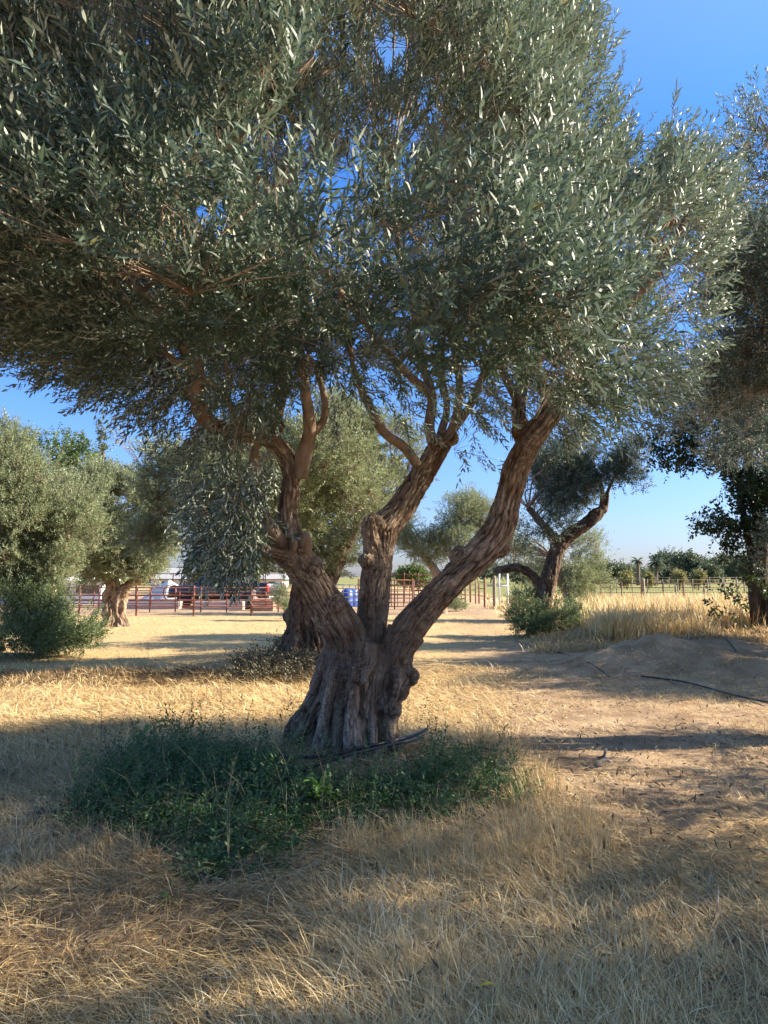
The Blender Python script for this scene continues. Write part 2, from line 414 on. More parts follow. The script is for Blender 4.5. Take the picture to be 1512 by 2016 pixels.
# ------------------------------------------------------------------ the ground
MAIN = (-0.22, 6.45)
def ground_z(x, y):
    x = np.asarray(x, float); y = np.asarray(y, float)
    o = np.zeros_like(x * y)
    near = np.exp(-((x / 40) ** 2 + (y / 40) ** 2))
    z = (fbm(x * 0.5, y * 0.5, o, 3, 2) - 0.5) * 0.10 * near
    z = z + (fbm(x * 2.3, y * 2.3, o, 5, 3) - 0.5) * 0.07 * near
    z = z + (fbm(x * 9, y * 9, o, 8, 2) - 0.5) * 0.022 * np.exp(-((x / 14) ** 2 + ((y - 6) / 14) ** 2))
    def bump(cx, cy, rx, ry, h, p=2):
        r = np.sqrt(((x - cx) / rx) ** 2 + ((y - cy) / ry) ** 2)
        return h * np.exp(-r ** p)
    z = z + bump(MAIN[0] - 0.35, MAIN[1] - 0.3, 1.5, 1.3, 0.14)
    z = z + bump(-1.7, 14.2, 1.9, 1.2, 0.14)
    # the heap of dug soil on the right, its smaller shoulder and the bank behind
    n = (fbm(x * 1.6, y * 1.6, o, 21, 3) - 0.5)
    z = z + bump(5.0 + 0, 13.4, 1.3, 1.0, 0.46, 2.2) * (1 + 1.1 * n) + bump(3.7, 12.9, 0.9, 0.8, 0.18)
    z = z + bump(6.4, 12.2, 0.7, 0.6, 0.22) + bump(7.0, 15.4, 1.6, 1.0, 0.30) - bump(6.6, 13.9, 0.5, 0.6, 0.16)
    z = z + bump(5.2, 13.3, 2.2, 1.7, 1.0, 3) * ((fbm(x * 4.5, y * 4.5, o, 27, 3) - .5) * .16 + (np.abs(fbm(x * 12, y * 12, o, 29, 2) - .5)) * .09)
    bank = sstep(0.17 * y + 0.3, 0.17 * y + 2.0, x) * sstep(15.0, 18.5, y) * (1 - sstep(27, 34, y))
    z = z + bank * (0.26 + 0.35 * n)
    # rows of raked litter on the left
    rk = (1 - sstep(-1.5, 0.5, x)) * np.exp(-((y - 11.9 - 0.12 * x) / 0.45) ** 2)
    z = z + rk * (0.10 + 0.16 * n)
    return z

def gz(x, y): return float(ground_z(np.array([x]), np.array([y]))[0])
def G(px, py, lift=0.0):
    """point on the ground seen at photo pixel"""
    z = 0.0
    for _ in range(8):
        a, b = px - CX, CY - py
        dz = F * math.sin(PITCH) + b * math.cos(PITCH); dy = F * math.cos(PITCH) - b * math.sin(PITCH)
        k = (z - CAMZ) / dz
        x, y = a * k, dy * k
        z = 0.6 * gz(x, y) + 0.4 * z
    return np.array((x, y, gz(x, y) + lift))

def sinhspace(lo, hi, n, a):
    t = np.linspace(math.asinh(lo / a), math.asinh(hi / a), n); return a * np.sinh(t)
gx = sinhspace(-700, 700, 620, 5.0)
gy = 6 + sinhspace(-40, 1600, 620, 5.0)
GX, GY = np.meshgrid(gx, gy)
GZ = ground_z(GX, GY)
V = np.stack([GX, GY, GZ], -1).reshape(-1, 3)
n0, n1 = GX.shape
i = np.arange(n0 - 1)[:, None] * n1 + np.arange(n1 - 1)[None, :]
Q = np.stack([i, i + 1, i + n1 + 1, i + n1], -1).reshape(-1, 4)
x, y = V[:, 0], V[:, 1]
heap = np.exp(-(((x - 5.0) / 2.3) ** 2 + ((y - 13.3) / 1.7) ** 2) ** 2)
bank = sstep(0.17 * y + 0.3, 0.17 * y + 1.5, x) * sstep(14.5, 16, y) * (1 - sstep(17, 20, y))
path = np.exp(-((x - 0.13 * y) / 0.9) ** 2) * sstep(14, 24, y) * (1 - sstep(60, 80, y))
yard = sstep(30, 31.5, y) * (1 - sstep(60, 80, y)) * (1 - sstep(1, 6, x))
near_shade = 1 - sstep(5.5, 8.0, y)  # soil colour mixed in near the camera as painted shade between grass blades
track = np.exp(-((x - (0.55 + .28 * (y - 3))) / 0.6) ** 2) * sstep(4.0, 6, y) * (1 - sstep(12, 15, y))
bare = np.clip(.9 * track + 1.2 * heap + 0.7 * bank + 0.5 * path + 0.9 * yard + 0.75 * sstep(-.2, 1.6, x - .1 * (y - 5)) * (1 - sstep(16, 22, y)) * sstep(4, 5.5, y) + .8 * near_shade * (x < 1.2 + .15 * y), 0, 1)
green = sstep(36, 60, y) * (1 - path) * sstep(4, 10, x)
green = np.clip(green + sstep(90, 130, y), 0, 1)
ground = mesh_np('ground', V, [Q], M['ground'], attrs={'bare': bare, 'green': green}, smooth=True)
tag(ground, 'dry straw strewn orchard soil under the olive trees', 'ground', kind='structure')

# ------------------------------------------------------------------ leaves and shoots
def leaf_tpl(lod, L, w, curl=0.12):
    if lod == 0:
        v = np.array([(0, 0, 0), (.33, -.5, 0), (.33, .5, 0), (.7, -.42, 0), (.7, .42, 0), (1, 0, 0)], float)
        f3 = np.array([(0, 1, 2), (3, 5, 4)]); f4 = np.array([(1, 3, 4, 2)])
    else:
        v = np.array([(0, 0, 0), (.48, -.5, 0), (.48, .5, 0), (1, 0, 0)], float)
        f3 = np.zeros((0, 3), int); f4 = np.array([(0, 1, 3, 2)])
    v = v * (L, w, 1); v[:, 2] = -curl * (v[:, 0] / L) ** 2 * L + np.abs(v[:, 1]) * 0.25
    return v, f3, f4

def shoot_tpl(lod, nleaf, L, leafL, leafW, rg, spread=(28, 62), tip=True):
    """one leafy shoot growing along +Z from the origin; returns V, tris, quads, rnd"""
    Vs, T, Q, Rn = [], [], [], []
    n = 0
    bend = rg.uniform(-0.25, 0.25, 2)
    for k in range(nleaf):
        f = (k // 2 + 0.6) / (nleaf / 2)
        z = L * min(f, 1.0)
        c = np.array((bend[0] * L * f * f, bend[1] * L * f * f, z))
        l = leafL * rg.uniform(0.7, 1.15) * (1.0 if f < 0.75 else 1.0 - 1.3 * (f - 0.75))
        v, t, q = leaf_tpl(lod, l, leafW * rg.uniform(0.8, 1.2), rg.uniform(-0.05, 0.3))
        az = (k % 2) * math.pi + (k // 2) * math.pi / 2 + rg.uniform(-0.4, 0.4)
        el = R(rg.uniform(*spread)) * (1.0 if f < 0.8 else 0.55)
        roll = rg.uniform(-0.6, 0.6)
        cr, sr = math.cos(roll), math.sin(roll)
        v = np.stack([v[:, 0], v[:, 1] * cr - v[:, 2] * sr, v[:, 1] * sr + v[:, 2] * cr], -1)
        # leaf x axis -> points out from the stem at angle el from +Z; its upper face turns to the stem tip
        X = np.array((math.sin(el), 0, math.cos(el))); Z = np.array((-math.cos(el), 0, math.sin(el))); Y = np.cross(Z, X)
        v = v[:, :1] * X + v[:, 1:2] * Y + v[:, 2:3] * Z
        ca, sa = math.cos(az), math.sin(az)
        v = np.stack([v[:, 0] * ca - v[:, 1] * sa, v[:, 0] * sa + v[:, 1] * ca, v[:, 2]], -1) + c
        Vs.append(v); T.append(t + n); Q.append(q + n); Rn.append(np.full(len(v), rg.uniform()))
        n += len(v)
    return np.vstack(Vs), np.vstack(T), np.vstack(Q), np.concatenate(Rn)

def orient(D, rg):
    """rotation matrices whose Z column is D with random spin"""
    D = D / (np.linalg.norm(D, axis=1)[:, None] + 1e-9)
    r = rg.normal(size=D.shape); X = np.cross(r, D); X /= np.linalg.norm(X, axis=1)[:, None] + 1e-9
    Y = np.cross(D, X)
    return np.stack([X, Y, D], -1)

def scatter(P, D, S, tpls, rg, shade=None):
    """instances of shoot templates merged into arrays"""
    Rm = orient(D, rg)
    ch = rg.integers(0, len(tpls), len(P))
    Vo, To, Qo, Ro = [], [], [], []; n = 0
    for k, (v, t, q, r) in enumerate(tpls):
        ix = np.where(ch == k)[0]
        if not len(ix): continue
        vv = np.einsum('nij,vj->nvi', Rm[ix], v) * S[ix][:, None, None] + P[ix][:, None, :]
        off = (np.arange(len(ix)) * len(v))[:, None, None] + n
        Vo.append(vv.reshape(-1, 3))
        if len(t): To.append((t[None] + off).reshape(-1, 3))
        if len(q): Qo.append((q[None] + off).reshape(-1, 4))
        rr = np.clip(r[None, :] * 0.75 + rg.uniform(0, 0.25, len(ix))[:, None], 0, 1)
        Ro.append(rr.ravel()); n += len(ix) * len(v)
    V = np.vstack(Vo)
    fs = []
    if To: fs.append(np.vstack(To))
    if Qo: fs.append(np.vstack(Qo))
    return V, fs, np.concatenate(Ro)

def thin_lines(A, B, ra, rb, mid=None):
    """many thin three-sided twigs from A to B"""
    n = len(A); D = B - A; D /= np.linalg.norm(D, axis=1)[:, None] + 1e-9
    X = np.cross(D, np.array((0.31, 0.77, 0.2))); X /= np.linalg.norm(X, axis=1)[:, None] + 1e-9; Y = np.cross(D, X)
    Mi = (A + B) / 2 if mid is None else mid
    th = np.array([0, 2.094, 4.189]); ring = X[:, None] * np.cos(th)[None, :, None] + Y[:, None] * np.sin(th)[None, :, None]
    ra = np.broadcast_to(ra, (n,))[:, None, None]; rb = np.broadcast_to(rb, (n,))[:, None, None]
    V = np.concatenate([A[:, None] + ring * ra, Mi[:, None] + ring * (ra + rb) / 2, B[:, None] + ring * rb], 1)
    q = np.array([(j + l * 3, (j + 1) % 3 + l * 3, (j + 1) % 3 + 3 + l * 3, j + 3 + l * 3) for l in (0, 1) for j in range(3)])
    return V.reshape(-1, 3), (q[None] + (np.arange(n) * 9)[:, None, None]).reshape(-1, 4)

def nearest(A, B):
    out = np.empty(len(A), int)
    bb = (B ** 2).sum(1)
    for s in range(0, len(A), 2000):
        out[s:s + 2000] = (bb[None] - 2 * A[s:s + 2000] @ B.T).argmin(1)
    return out

def branching(P, nodes, noder, n1, n2, rg, twig_r=0.0016, r1=0.02, sag=0.12):
    """limbs carry n1 boughs, boughs carry n2 twigs, twigs carry the shoots at P"""
    mb = MB()
    a1 = P[rg.choice(len(P), min(n1, len(P)), replace=False)]
    bp = []
    ni = nearest(a1, nodes)
    for p, k in zip(a1, ni):
        q = nodes[k]; L = np.linalg.norm(p - q)
        m1 = q + (p - q) * 0.33 + rg.normal(size=3) * 0.08 * L + np.array((0, 0, sag * L))
        m2 = q + (p - q) * 0.7 + rg.normal(size=3) * 0.06 * L + np.array((0, 0, sag * 0.7 * L))
        ra = min(noder[k] * 0.6, r1 * (0.45 + 0.35 * L))
        c, r = densify([q, m1, m2, p], [ra, ra * 0.7, ra * 0.45, ra * 0.2], max(0.12, L / 12))
        mb.tube(c, r, 6); bp.append(c)
    bp = np.vstack(bp)
    a2 = P[rg.choice(len(P), min(n2, len(P)), replace=False)]
    A = bp[nearest(a2, bp)]
    mid = (A + a2) / 2 + rg.normal(size=A.shape) * 0.04
    v, q = thin_lines(A, a2, twig_r * 2.6, twig_r * 1.2, mid); mb.add(v, q)
    pool = np.vstack([a2, mid])
    A = pool[nearest(P, pool)]
    v, q = thin_lines(A, P, twig_r * 1.1, twig_r * 0.7); mb.add(v, q)
    return mb

# ------------------------------------------------------------------ fused trunks
def fused_trunk(name, paths, knobs, voxel, mat, parent, amp=0.012, fold=0.04, foldz=(0, 1.0), freq=11.0, seed=0):
    mb = MB(); dens = []
    for P, r in paths:
        c, rr = densify(P, r, 0.05); dens.append((c, rr)); mb.tube(c, rr, 20)
    for c, r in knobs: mb.sphere(c, r, 14, 10)
    tmp = mb.build('tmp', None, smooth=False)
    md = tmp.modifiers.new('r', 'REMESH'); md.mode = 'VOXEL'; md.voxel_size = voxel
    sm = tmp.modifiers.new('s', 'SMOOTH'); sm.factor = 0.6; sm.iterations = 10
    dg = bpy.context.evaluated_depsgraph_get(); dg.update()
    me = bpy.data.meshes.new_from_object(tmp.evaluated_get(dg))
    n = len(me.vertices); V = np.empty(n * 3, np.float32); me.vertices.foreach_get('co', V); V = V.reshape(-1, 3).astype(float) + np.array(tmp.location)
    N = np.empty(n * 3, np.float32); me.vertices.foreach_get('normal', N); N = N.reshape(-1, 3).astype(float)
    lt = np.empty(len(me.polygons), np.int32); me.polygons.foreach_get('loop_total', lt)
    li = np.empty(len(me.loops), np.int32); me.loops.foreach_get('vertex_index', li)
    quads = li.reshape(-1, 4) if (lt == 4).all() else None
    if quads is None:
        st = np.concatenate(([0], np.cumsum(lt)[:-1])); quads = np.array([li[s:s + 4] for s, k in zip(st, lt) if k == 4])
    bpy.data.objects.remove(tmp); bpy.data.meshes.remove(me)
    # coordinates that run along each limb, blended where limbs meet
    Wt, Cs = [], []
    for k, (c, rr) in enumerate(dens):
        T, A, B = frames(c); s = np.concatenate(([0], np.cumsum(np.linalg.norm(np.diff(c, axis=0), axis=1))))
        j = nearest(V, c); D = V - c[j]
        al = (D * T[j]).sum(1); a = (D * A[j]).sum(1); b = (D * B[j]).sum(1)
        rad = np.sqrt(a * a + b * b); dd = np.abs(rad - rr[j]) + np.abs(al) * 0.5
        Wt.append(dd); Cs.append(np.stack([a + k * 0.37, b + k * 0.53, s[j] + al + k * 1.7], -1))
    Wt = np.array(Wt); Wt = np.exp(-(Wt - Wt.min(0)) / 0.035); Wt /= Wt.sum(0)
    rel = 0; fol = 0; co = 0
    for w, C in zip(Wt, Cs):
        act = w > 0.01
        r_ = np.zeros(n); f_ = np.zeros(n)
        X, Y, Z = C[act].T
        wx = (noise(X * 6, Y * 6, Z * 5, 40) - .5) * 0.9
        wz = (noise(X * 14, Y * 14, Z * 9, 43) - .5) * 0.8
        a1 = 1 - np.abs(2 * noise(X * freq * 2.2 + wx * 2 + wz, Y * freq * 2.2 + wx * 2 - wz, Z * freq * 0.30 + wz, seed) - 1)
        a2 = 1 - np.abs(2 * noise(X * freq * 4.5 + wz, Y * freq * 4.5 + wx, Z * freq * 0.8 + wz, seed + 1) - 1)
        r_[act] = 1 - (0.62 * a1 ** 3.2 + 0.38 * a2 ** 2.5)
        f_[act] = fbm(X * 7, Y * 7, Z * 1.6, seed + 3, 2)
        rel = rel + w * r_; fol = fol + w * f_; co = co + w[:, None] * C
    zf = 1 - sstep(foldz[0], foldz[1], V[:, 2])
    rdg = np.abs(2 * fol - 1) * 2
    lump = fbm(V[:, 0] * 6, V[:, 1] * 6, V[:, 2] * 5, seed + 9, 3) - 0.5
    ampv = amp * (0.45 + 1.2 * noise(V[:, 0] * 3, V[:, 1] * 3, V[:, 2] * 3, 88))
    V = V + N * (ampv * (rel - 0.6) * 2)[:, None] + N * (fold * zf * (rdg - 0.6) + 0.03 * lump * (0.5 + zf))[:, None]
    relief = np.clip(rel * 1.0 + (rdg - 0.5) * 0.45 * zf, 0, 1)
    base = parent.location
    return mesh_np(name, V, [quads], mat, parent, {'barkco': co, 'relief': relief}, True, loc=tuple(base)), dens

def PX(lst):
    """[(px,py,radius px,depth)...] -> points, radii"""
    P = [W(a, b, d) for a, b, r, d in lst]; r = [r * d / F for a, b, r, d in lst]
    return np.array(P), np.array(r)

# ------------------------------------------------------------------ the old olive in the middle
def inpoly(px, py, poly):
    poly = np.array(poly, float); ins = np.zeros(len(px), bool); dist = np.full(len(px), 1e9)
    for k in range(len(poly)):
        (x0, y0), (x1, y1) = poly[k], poly[(k + 1) % len(poly)]
        c = ((y0 > py) != (y1 > py)) & (px < (x1 - x0) * (py - y0) / (y1 - y0 + 1e-9) + x0)
        ins ^= c
        t = np.clip(((px - x0) * (x1 - x0) + (py - y0) * (y1 - y0)) / ((x1 - x0) ** 2 + (y1 - y0) ** 2 + 1e-9), 0, 1)
        dist = np.minimum(dist, np.hypot(px - x0 - t * (x1 - x0), py - y0 - t * (y1 - y0)))
    return ins, dist

def thin(paths, k0, k1, n0):
    return [(P, np.array(r) * (k0 if i < n0 else k1)) for i, (P, r) in enumerate(paths)]
olive = empty('olive_tree', (MAIN[0], MAIN[1], gz(*MAIN)))
tag(olive, 'large old olive tree in the middle with gnarled trunk and three spreading limbs', 'tree')
D0 = 6.4
paths = [
    PX([(556, 1500, 26, 6.6), (600, 1435, 42, 6.6), (640, 1370, 46, 6.55), (668, 1300, 48, 6.5), (690, 1240, 44, 6.45)]),
    PX([(640, 1540, 44, 6.2), (655, 1450, 46, 6.3), (672, 1360, 48, 6.35), (690, 1280, 52, 6.4)]),
    PX([(705, 1545, 58, 6.15), (702, 1450, 55, 6.22), (708, 1360, 52, 6.3), (716, 1270, 56, 6.4)]),
    PX([(775, 1530, 34, 6.25), (762, 1450, 36, 6.3), (752, 1370, 40, 6.35), (762, 1290, 46, 6.4)]),
    PX([(740, 1500, 46, 6.75), (735, 1400, 60, 6.7), (735, 1300, 60, 6.6)]),
    PX([(760, 1400, 22, 6.25), (785, 1345, 30, 6.3), (782, 1290, 40, 6.35), (800, 1245, 44, 6.35)]),
    # left limb
    PX([(700, 1300, 56, 6.4), (668, 1232, 58, 6.35), (628, 1170, 50, 6.25), (592, 1112, 46, 6.1), (572, 1068, 38, 6.0), (568, 1005, 27, 5.95), (573, 940, 26, 5.9), (560, 897, 26, 5.85), (528, 865, 25, 5.75), (480, 852, 23, 5.65), (425, 842, 20, 5.55)]),
    PX([(590, 1090, 30, 6.05), (545, 1090, 24, 5.9), (505, 1082, 16, 5.7), (450, 1078, 9, 5.4)]),
    # middle limb
    PX([(728, 1300, 54, 6.5), (733, 1210, 43, 6.55), (742, 1120, 41, 6.6), (752, 1050, 44, 6.65), (790, 1000, 37, 6.7), (828, 940, 33, 6.75), (862, 885, 30, 6.8), (885, 856, 21, 6.8)]),
    PX([(745, 1100, 30, 6.6), (728, 1050, 24, 6.5), (728, 1022, 17, 6.45)]),
    # right limb
    PX([(775, 1300, 50, 6.4), (800, 1245, 47, 6.35), (845, 1190, 41, 6.3), (898, 1135, 40, 6.2), (950, 1085, 43, 6.15), (985, 1035, 42, 6.1), (1002, 975, 36, 6.05), (1020, 915, 36, 6.0), (1050, 860, 34, 5.95), (1090, 810, 31, 5.85), (1135, 760, 24, 5.7), (1180, 690, 18, 5.5)]),
    PX([(1040, 880, 26, 6.0), (1022, 820, 21, 6.1), (1026, 760, 18, 6.2), (1040, 715, 12, 6.25)]),
]
paths = thin(paths, 0.88, 0.71, 6)
knobs = [(W(594, 1075, 5.95), 0.07), (W(568, 1100, 6.0), 0.10), (W(722, 1105, 6.5), 0.075), (W(800, 1330, 6.3), 0.11), (W(770, 1395, 6.2), 0.085),
         (W(888, 862, 6.75), 0.075), (W(858, 872, 6.7), 0.07), (W(545, 838, 5.8), 0.06), (W(735, 1035, 6.55), 0.11), (W(705, 1330, 6.15), 0.12),
         (W(640, 1500, 6.2), 0.17), (W(720, 1510, 6.1), 0.19), (W(610, 1120, 6.1), 0.12), (W(1030, 850, 6.0), 0.10), (W(1100, 800, 5.85), 0.10), (W(1092, 775, 5.75), .07), (W(660, 1190, 6.15), .08), (W(905, 1095, 6.15), .09), (W(985, 1080, 6.15), .08), (W(848, 895, 6.75), .06), (W(560, 1000, 5.95), .06)]
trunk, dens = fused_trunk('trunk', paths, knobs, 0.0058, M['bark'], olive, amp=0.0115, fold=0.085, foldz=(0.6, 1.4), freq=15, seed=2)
young = [
    [(880, 870, 11, 6.75), (898, 820, 9, 6.7), (905, 750, 8, 6.6), (890, 660, 6, 6.5), (905, 540, 4, 6.3)],
    [(865, 865, 9, 6.8), (880, 800, 7, 6.9), (868, 720, 6, 7.0), (885, 600, 4, 7.1)],
    [(1095, 800, 12, 5.85), (1120, 740, 9, 5.8), (1112, 670, 7, 5.9), (1140, 560, 5, 6.0)],
    [(1060, 850, 9, 5.95), (1072, 790, 8, 6.05), (1060, 730, 6, 6.2), (1090, 650, 4, 6.4)],

    [(592, 940, 15, 5.85), (598, 895, 17, 5.8), (610, 850, 13, 5.75), (602, 780, 11, 5.6), (592, 710, 10, 5.4), (588, 640, 8.5, 5.2), (578, 540, 6, 5.0)],
    [(612, 855, 10, 5.75), (640, 820, 7.5, 5.8), (632, 755, 6, 5.8), (612, 705, 4, 5.7)],
    [(555, 1070, 17, 5.95), (525, 1030, 14, 5.8), (504, 985, 12, 5.7), (502, 920, 11, 5.7), (500, 860, 9, 5.7)],
    [(425, 842, 17, 5.55), (396, 815, 16, 5.5), (388, 770, 15, 5.3), (386, 715, 14, 5.1), (345, 650, 13, 4.7), (300, 600, 13, 4.5), (255, 550, 11, 4.3), (180, 480, 8, 4.1), (60, 400, 6, 3.9)],
    [(470, 850, 9, 5.6), (455, 800, 8, 5.5), (415, 755, 7, 5.3), (330, 700, 5, 5.0)],
    [(545, 835, 8, 5.8), (560, 780, 7, 5.9), (585, 735, 5, 5.9), (640, 640, 4, 5.9)],
    [(822, 915, 11, 6.7), (795, 880, 10, 6.6), (755, 850, 9, 6.4), (722, 790, 8, 6.2), (695, 720, 6, 6.0), (680, 600, 5, 5.6)],
    [(855, 880, 12, 6.75), (845, 840, 11, 6.8), (850, 780, 10, 6.8), (828, 700, 9, 6.8), (815, 610, 7, 6.6), (790, 500, 5, 6.4), (760, 350, 4, 6.2)],
    [(880, 860, 10, 6.75), (925, 800, 8, 6.8), (950, 740, 7, 6.8), (975, 660, 6, 6.8), (1000, 540, 4, 6.6)],
    [(1035, 740, 13, 6.25), (1060, 700, 10, 6.2), (1064, 640, 8, 6.1), (1080, 560, 6, 5.9), (1100, 440, 4, 5.6)],
    [(1020, 790, 10, 6.15), (990, 720, 8, 6.3), (1010, 640, 6, 6.4), (960, 500, 4, 6.4)],
    [(1180, 690, 16, 5.5), (1230, 610, 12, 5.3), (1290, 540, 8, 5.2), (1350, 430, 5, 5.2)],
    [(1150, 740, 12, 5.65), (1130, 640, 10, 5.3), (1080, 520, 8, 4.9), (1050, 380, 6, 4.6), (1020, 200, 4, 4.4)],
    [(850, 780, 9, 6.8), (770, 700, 8, 6.3), (600, 480, 6, 5.6), (480, 300, 5, 5.2), (400, 100, 4, 5.0)],
]
nodes, noder = [], []
for c, r in dens[6:]: nodes.append(c[len(c) // 2:]); noder.append(r[len(r) // 2:])
for yb in young:
    P, r = PX(yb); c, rr = densify(P, r, 0.05); nodes.append(c); noder.append(rr)
    MB().tube(c, rr, 12, (0.006, 0.05)).build('branch', M['young_bark'], olive)
for cx_, cy_, dd, rr in ((600, 1062, 5.88, 0.052), (578, 1074, 5.9, 0.04)):
    p = W(cx_, cy_, dd); mb = MB(); c, r = densify([p + (0, .08, -.06), p, p + np.array((0.015, -0.045, 0.04))], [rr * 1.05, rr, rr * 0.7], 0.02)
    mb.tube(c, r, 16, (0.012, 0.03), 5).build('cut_stub', M['cut_wood'], olive)
nodes = np.vstack(nodes); noder = np.concatenate(noder)

CROWN = [(-520, -200), (-300, -420), (300, -520), (800, -450), (1100, -200), (1185, -20), (1205, 120), (1235, 230), (1262, 300), (1330, 245), (1400, 262), (1448, 330), (1450, 470), (1420, 600),
         (1372, 700), (1330, 790), (1285, 865), (1215, 935), (1120, 930), (1085, 850), (1010, 880), (965, 935), (935, 890), (890, 900), (800, 890), (745, 890), (668, 840), (605, 800),
         (556, 820), (545, 1000), (525, 1095), (440, 1130), (380, 1090), (350, 960), (345, 860), (250, 790), (170, 765), (90, 740), (0, 700), (-200, 690), (-480, 500), (-600, 150)]
HOLES = [(770, 60, 40), (400, 425, 42), (255, 35, 26), (1345, 660, 22), (330, 470, 30), (590, 800, 35), (370, 800, 30), (640, 740, 22), (880, 800, 22), (960, 860, 30), (700, 830, 40), (1000, 760, 26), (920, 720, 22), (1060, 700, 22), (240, 560, 14), (150, 60, 22), (850, 190, 20)]
def crown_points(n, rg):
    out = []
    got = 0
    while got < n:
        m = 60000
        px = rg.uniform(-620, 1480, m); py = rg.uniform(-540, 1160, m); d = (rg.uniform(2.3 ** 3, 9.3 ** 3, m)) ** (1 / 3)
        ins, ed = inpoly(px, py, CROWN)
        dc = 5.75 - 0.5 * sstep(300, -200, px) - 0.25 * sstep(900, 1300, px)
        low = sstep(780, 860, py)
        T = np.minimum(2.9, 0.30 + ed / 105.0) * (1 - 0.45 * low)
        T = np.where(d > dc, T * .8, T)
        T = np.where((py > 740) & (px > 560) & (px < 1080), T * 0.6, T)
        dc = dc - 0.35 * low * (px < 600) + 0.5 * (py > 740) * (px > 560) * (px < 1080)
        u = (d - dc) / T
        k = (py - 1135.0); x = (px - CX) / F * d; z = CAMZ - k / F * d
        cl = fbm(x * 1.6, d * 1.6, z * 1.6, 77, 2)
        shell = np.clip(np.maximum(np.abs(u) ** 1.6, 1 - ed / 170.0), 0, 1)
        thr = 0.49 - 0.08 * shell - 0.16 * ((px > 1040) & (py < 420)) - .06 * (px < 200)
        pr = (0.14 + 0.86 * shell) * sstep(thr, thr + 0.09, cl) * np.where(u < 0, 1, .75)
        thin = (py > 700) & (px > 640) & (px < 1080)
        pr = np.where(thin, pr * 0.75, pr)
        pr = np.where((py > 560) & (px < 600), pr * 1.5 + .1, pr)
        pr = np.where((px > 1180) & (py > 500), pr * 0.75, pr)
        for hx, hy, hr in HOLES:
            pr = pr * np.where(np.hypot(px - hx, (py - hy)) < hr * (0.75 + 0.6 * noise(px / 18, py / 18, d * 0, 5)), 0.03, 1)
        for hx, hy, hr, hd in ((310, 600, 40, 4.55), (275, 565, 26, 4.4), (392, 760, 30, 5.25), (388, 710, 26, 5.0), (600, 720, 26, 5.4), (602, 820, 38, 5.8), (580, 930, 36, 5.9), (520, 860, 40, 5.7), (450, 846, 32, 5.5), (1035, 790, 50, 6.0), (860, 830, 60, 6.7), (780, 870, 40, 6.5)):
            pr = pr * np.where((np.hypot(px - hx, py - hy) < hr * (0.75 + 0.6 * noise(px / 18, py / 18, d * 0, 5))) & (d < hd), 0.08, 1)
        ok = ins & (np.abs(u) < 1) & (rg.uniform(size=m) < pr)
        ok &= ~((np.hypot(x, d) < 2.6))
        P = np.stack([x, d, z], -1)[ok]; U = u[ok]; E = ed[ok]
        out.append(np.column_stack([P, U, E, py[ok]])); got += len(P)
    return np.vstack(out)[:n]
NS = 38000
pts = crown_points(NS, rng)
P = pts[:, :3]
Cc = np.array((-0.5, 5.6, 3.6))
D = (P - Cc); D /= np.linalg.norm(D, axis=1)[:, None]
D = D * 0.85 + rng.normal(size=P.shape) * 0.30
D[:, 2] += 0.62 * sstep(800, 450, pts[:, 5]) - 0.45 * sstep(620, 850, pts[:, 5])
tpl = [shoot_tpl(0, int(rng.integers(16, 26)), rng.uniform(0.15, 0.28), 0.068, 0.0112, rng, (28, 60)) for _ in range(14)]
V, fs, rn = scatter(P, D, rng.uniform(0.75, 1.2, len(P)) * np.where(pts[:, 3] < -.55, 1.08, 1), tpl, rng)
mesh_np('crown', V, fs, M['olive_leaf'], olive, {'rnd': rn}, False, loc=tuple(olive.location))
# tall water shoots that stand up from the rim of the crown
tips = [W(px_, py_, d_) for px_, py_, d_ in ((1192, -30, 5.2), (1200, 60, 5.1), (1225, 130, 5.3), (1245, 190, 5.0), (1235, 235, 5.4), (1272, 250, 5.2), (1330, 190, 5.2), (1318, 240, 5.5), (1365, 235, 5.0), (1400, 245, 5.3), (1432, 265, 5.2), (1455, 300, 5.0), (1470, 350, 5.3), (1290, 290, 5.1), (1385, 280, 5.5), (1345, 275, 5.6),
        (1180, 40, 5.5), (1215, 190, 5.6), (1165, -60, 5.3), (1410, 330, 5.6), (965, 455, 3.9), (1160, 600, 4.2), (1250, 560, 4.3), (1130, 520, 4.0), (80, 90, 3.1), (30, 60, 3.0), (150, 120, 3.4), (40, 200, 3.3), (500, 180, 3.9), (580, 300, 3.7))]
TP, TD, TL = [], [], []
tw = MB()
for p in tips:
    base = p + np.array((rng.uniform(-.45, -.15), rng.uniform(-.1, .1), -rng.uniform(.5, .7)))
    c, r = densify([base, (p + base) / 2 + rng.normal(size=3) * .02, p], [.005, .0035, .0015], 0.05); tw.tube(c, r, 5)
    for s in range(0, len(c), 2): TP.append(c[s]); TD.append(p - base + rng.normal(size=3) * .10)
tpl2 = [shoot_tpl(0, 12, 0.15, 0.062, 0.010, rng, (18, 45)) for _ in range(6)]
V, fs, rn = scatter(np.array(TP), np.array(TD), rng.uniform(0.8, 1.1, len(TP)), tpl2, rng)
mesh_np('water_shoots', V, fs, M['olive_leaf'], olive, {'rnd': rn}, False, loc=tuple(olive.location))
twb = branching(P, nodes, noder, 170, 4500, rng)
twb.V += tw.V; off = twb.n
twb.Q += [q + off for q in tw.Q]; twb.T += [t + off for t in tw.T]
twb.build('twigs', M['young_bark'], olive)

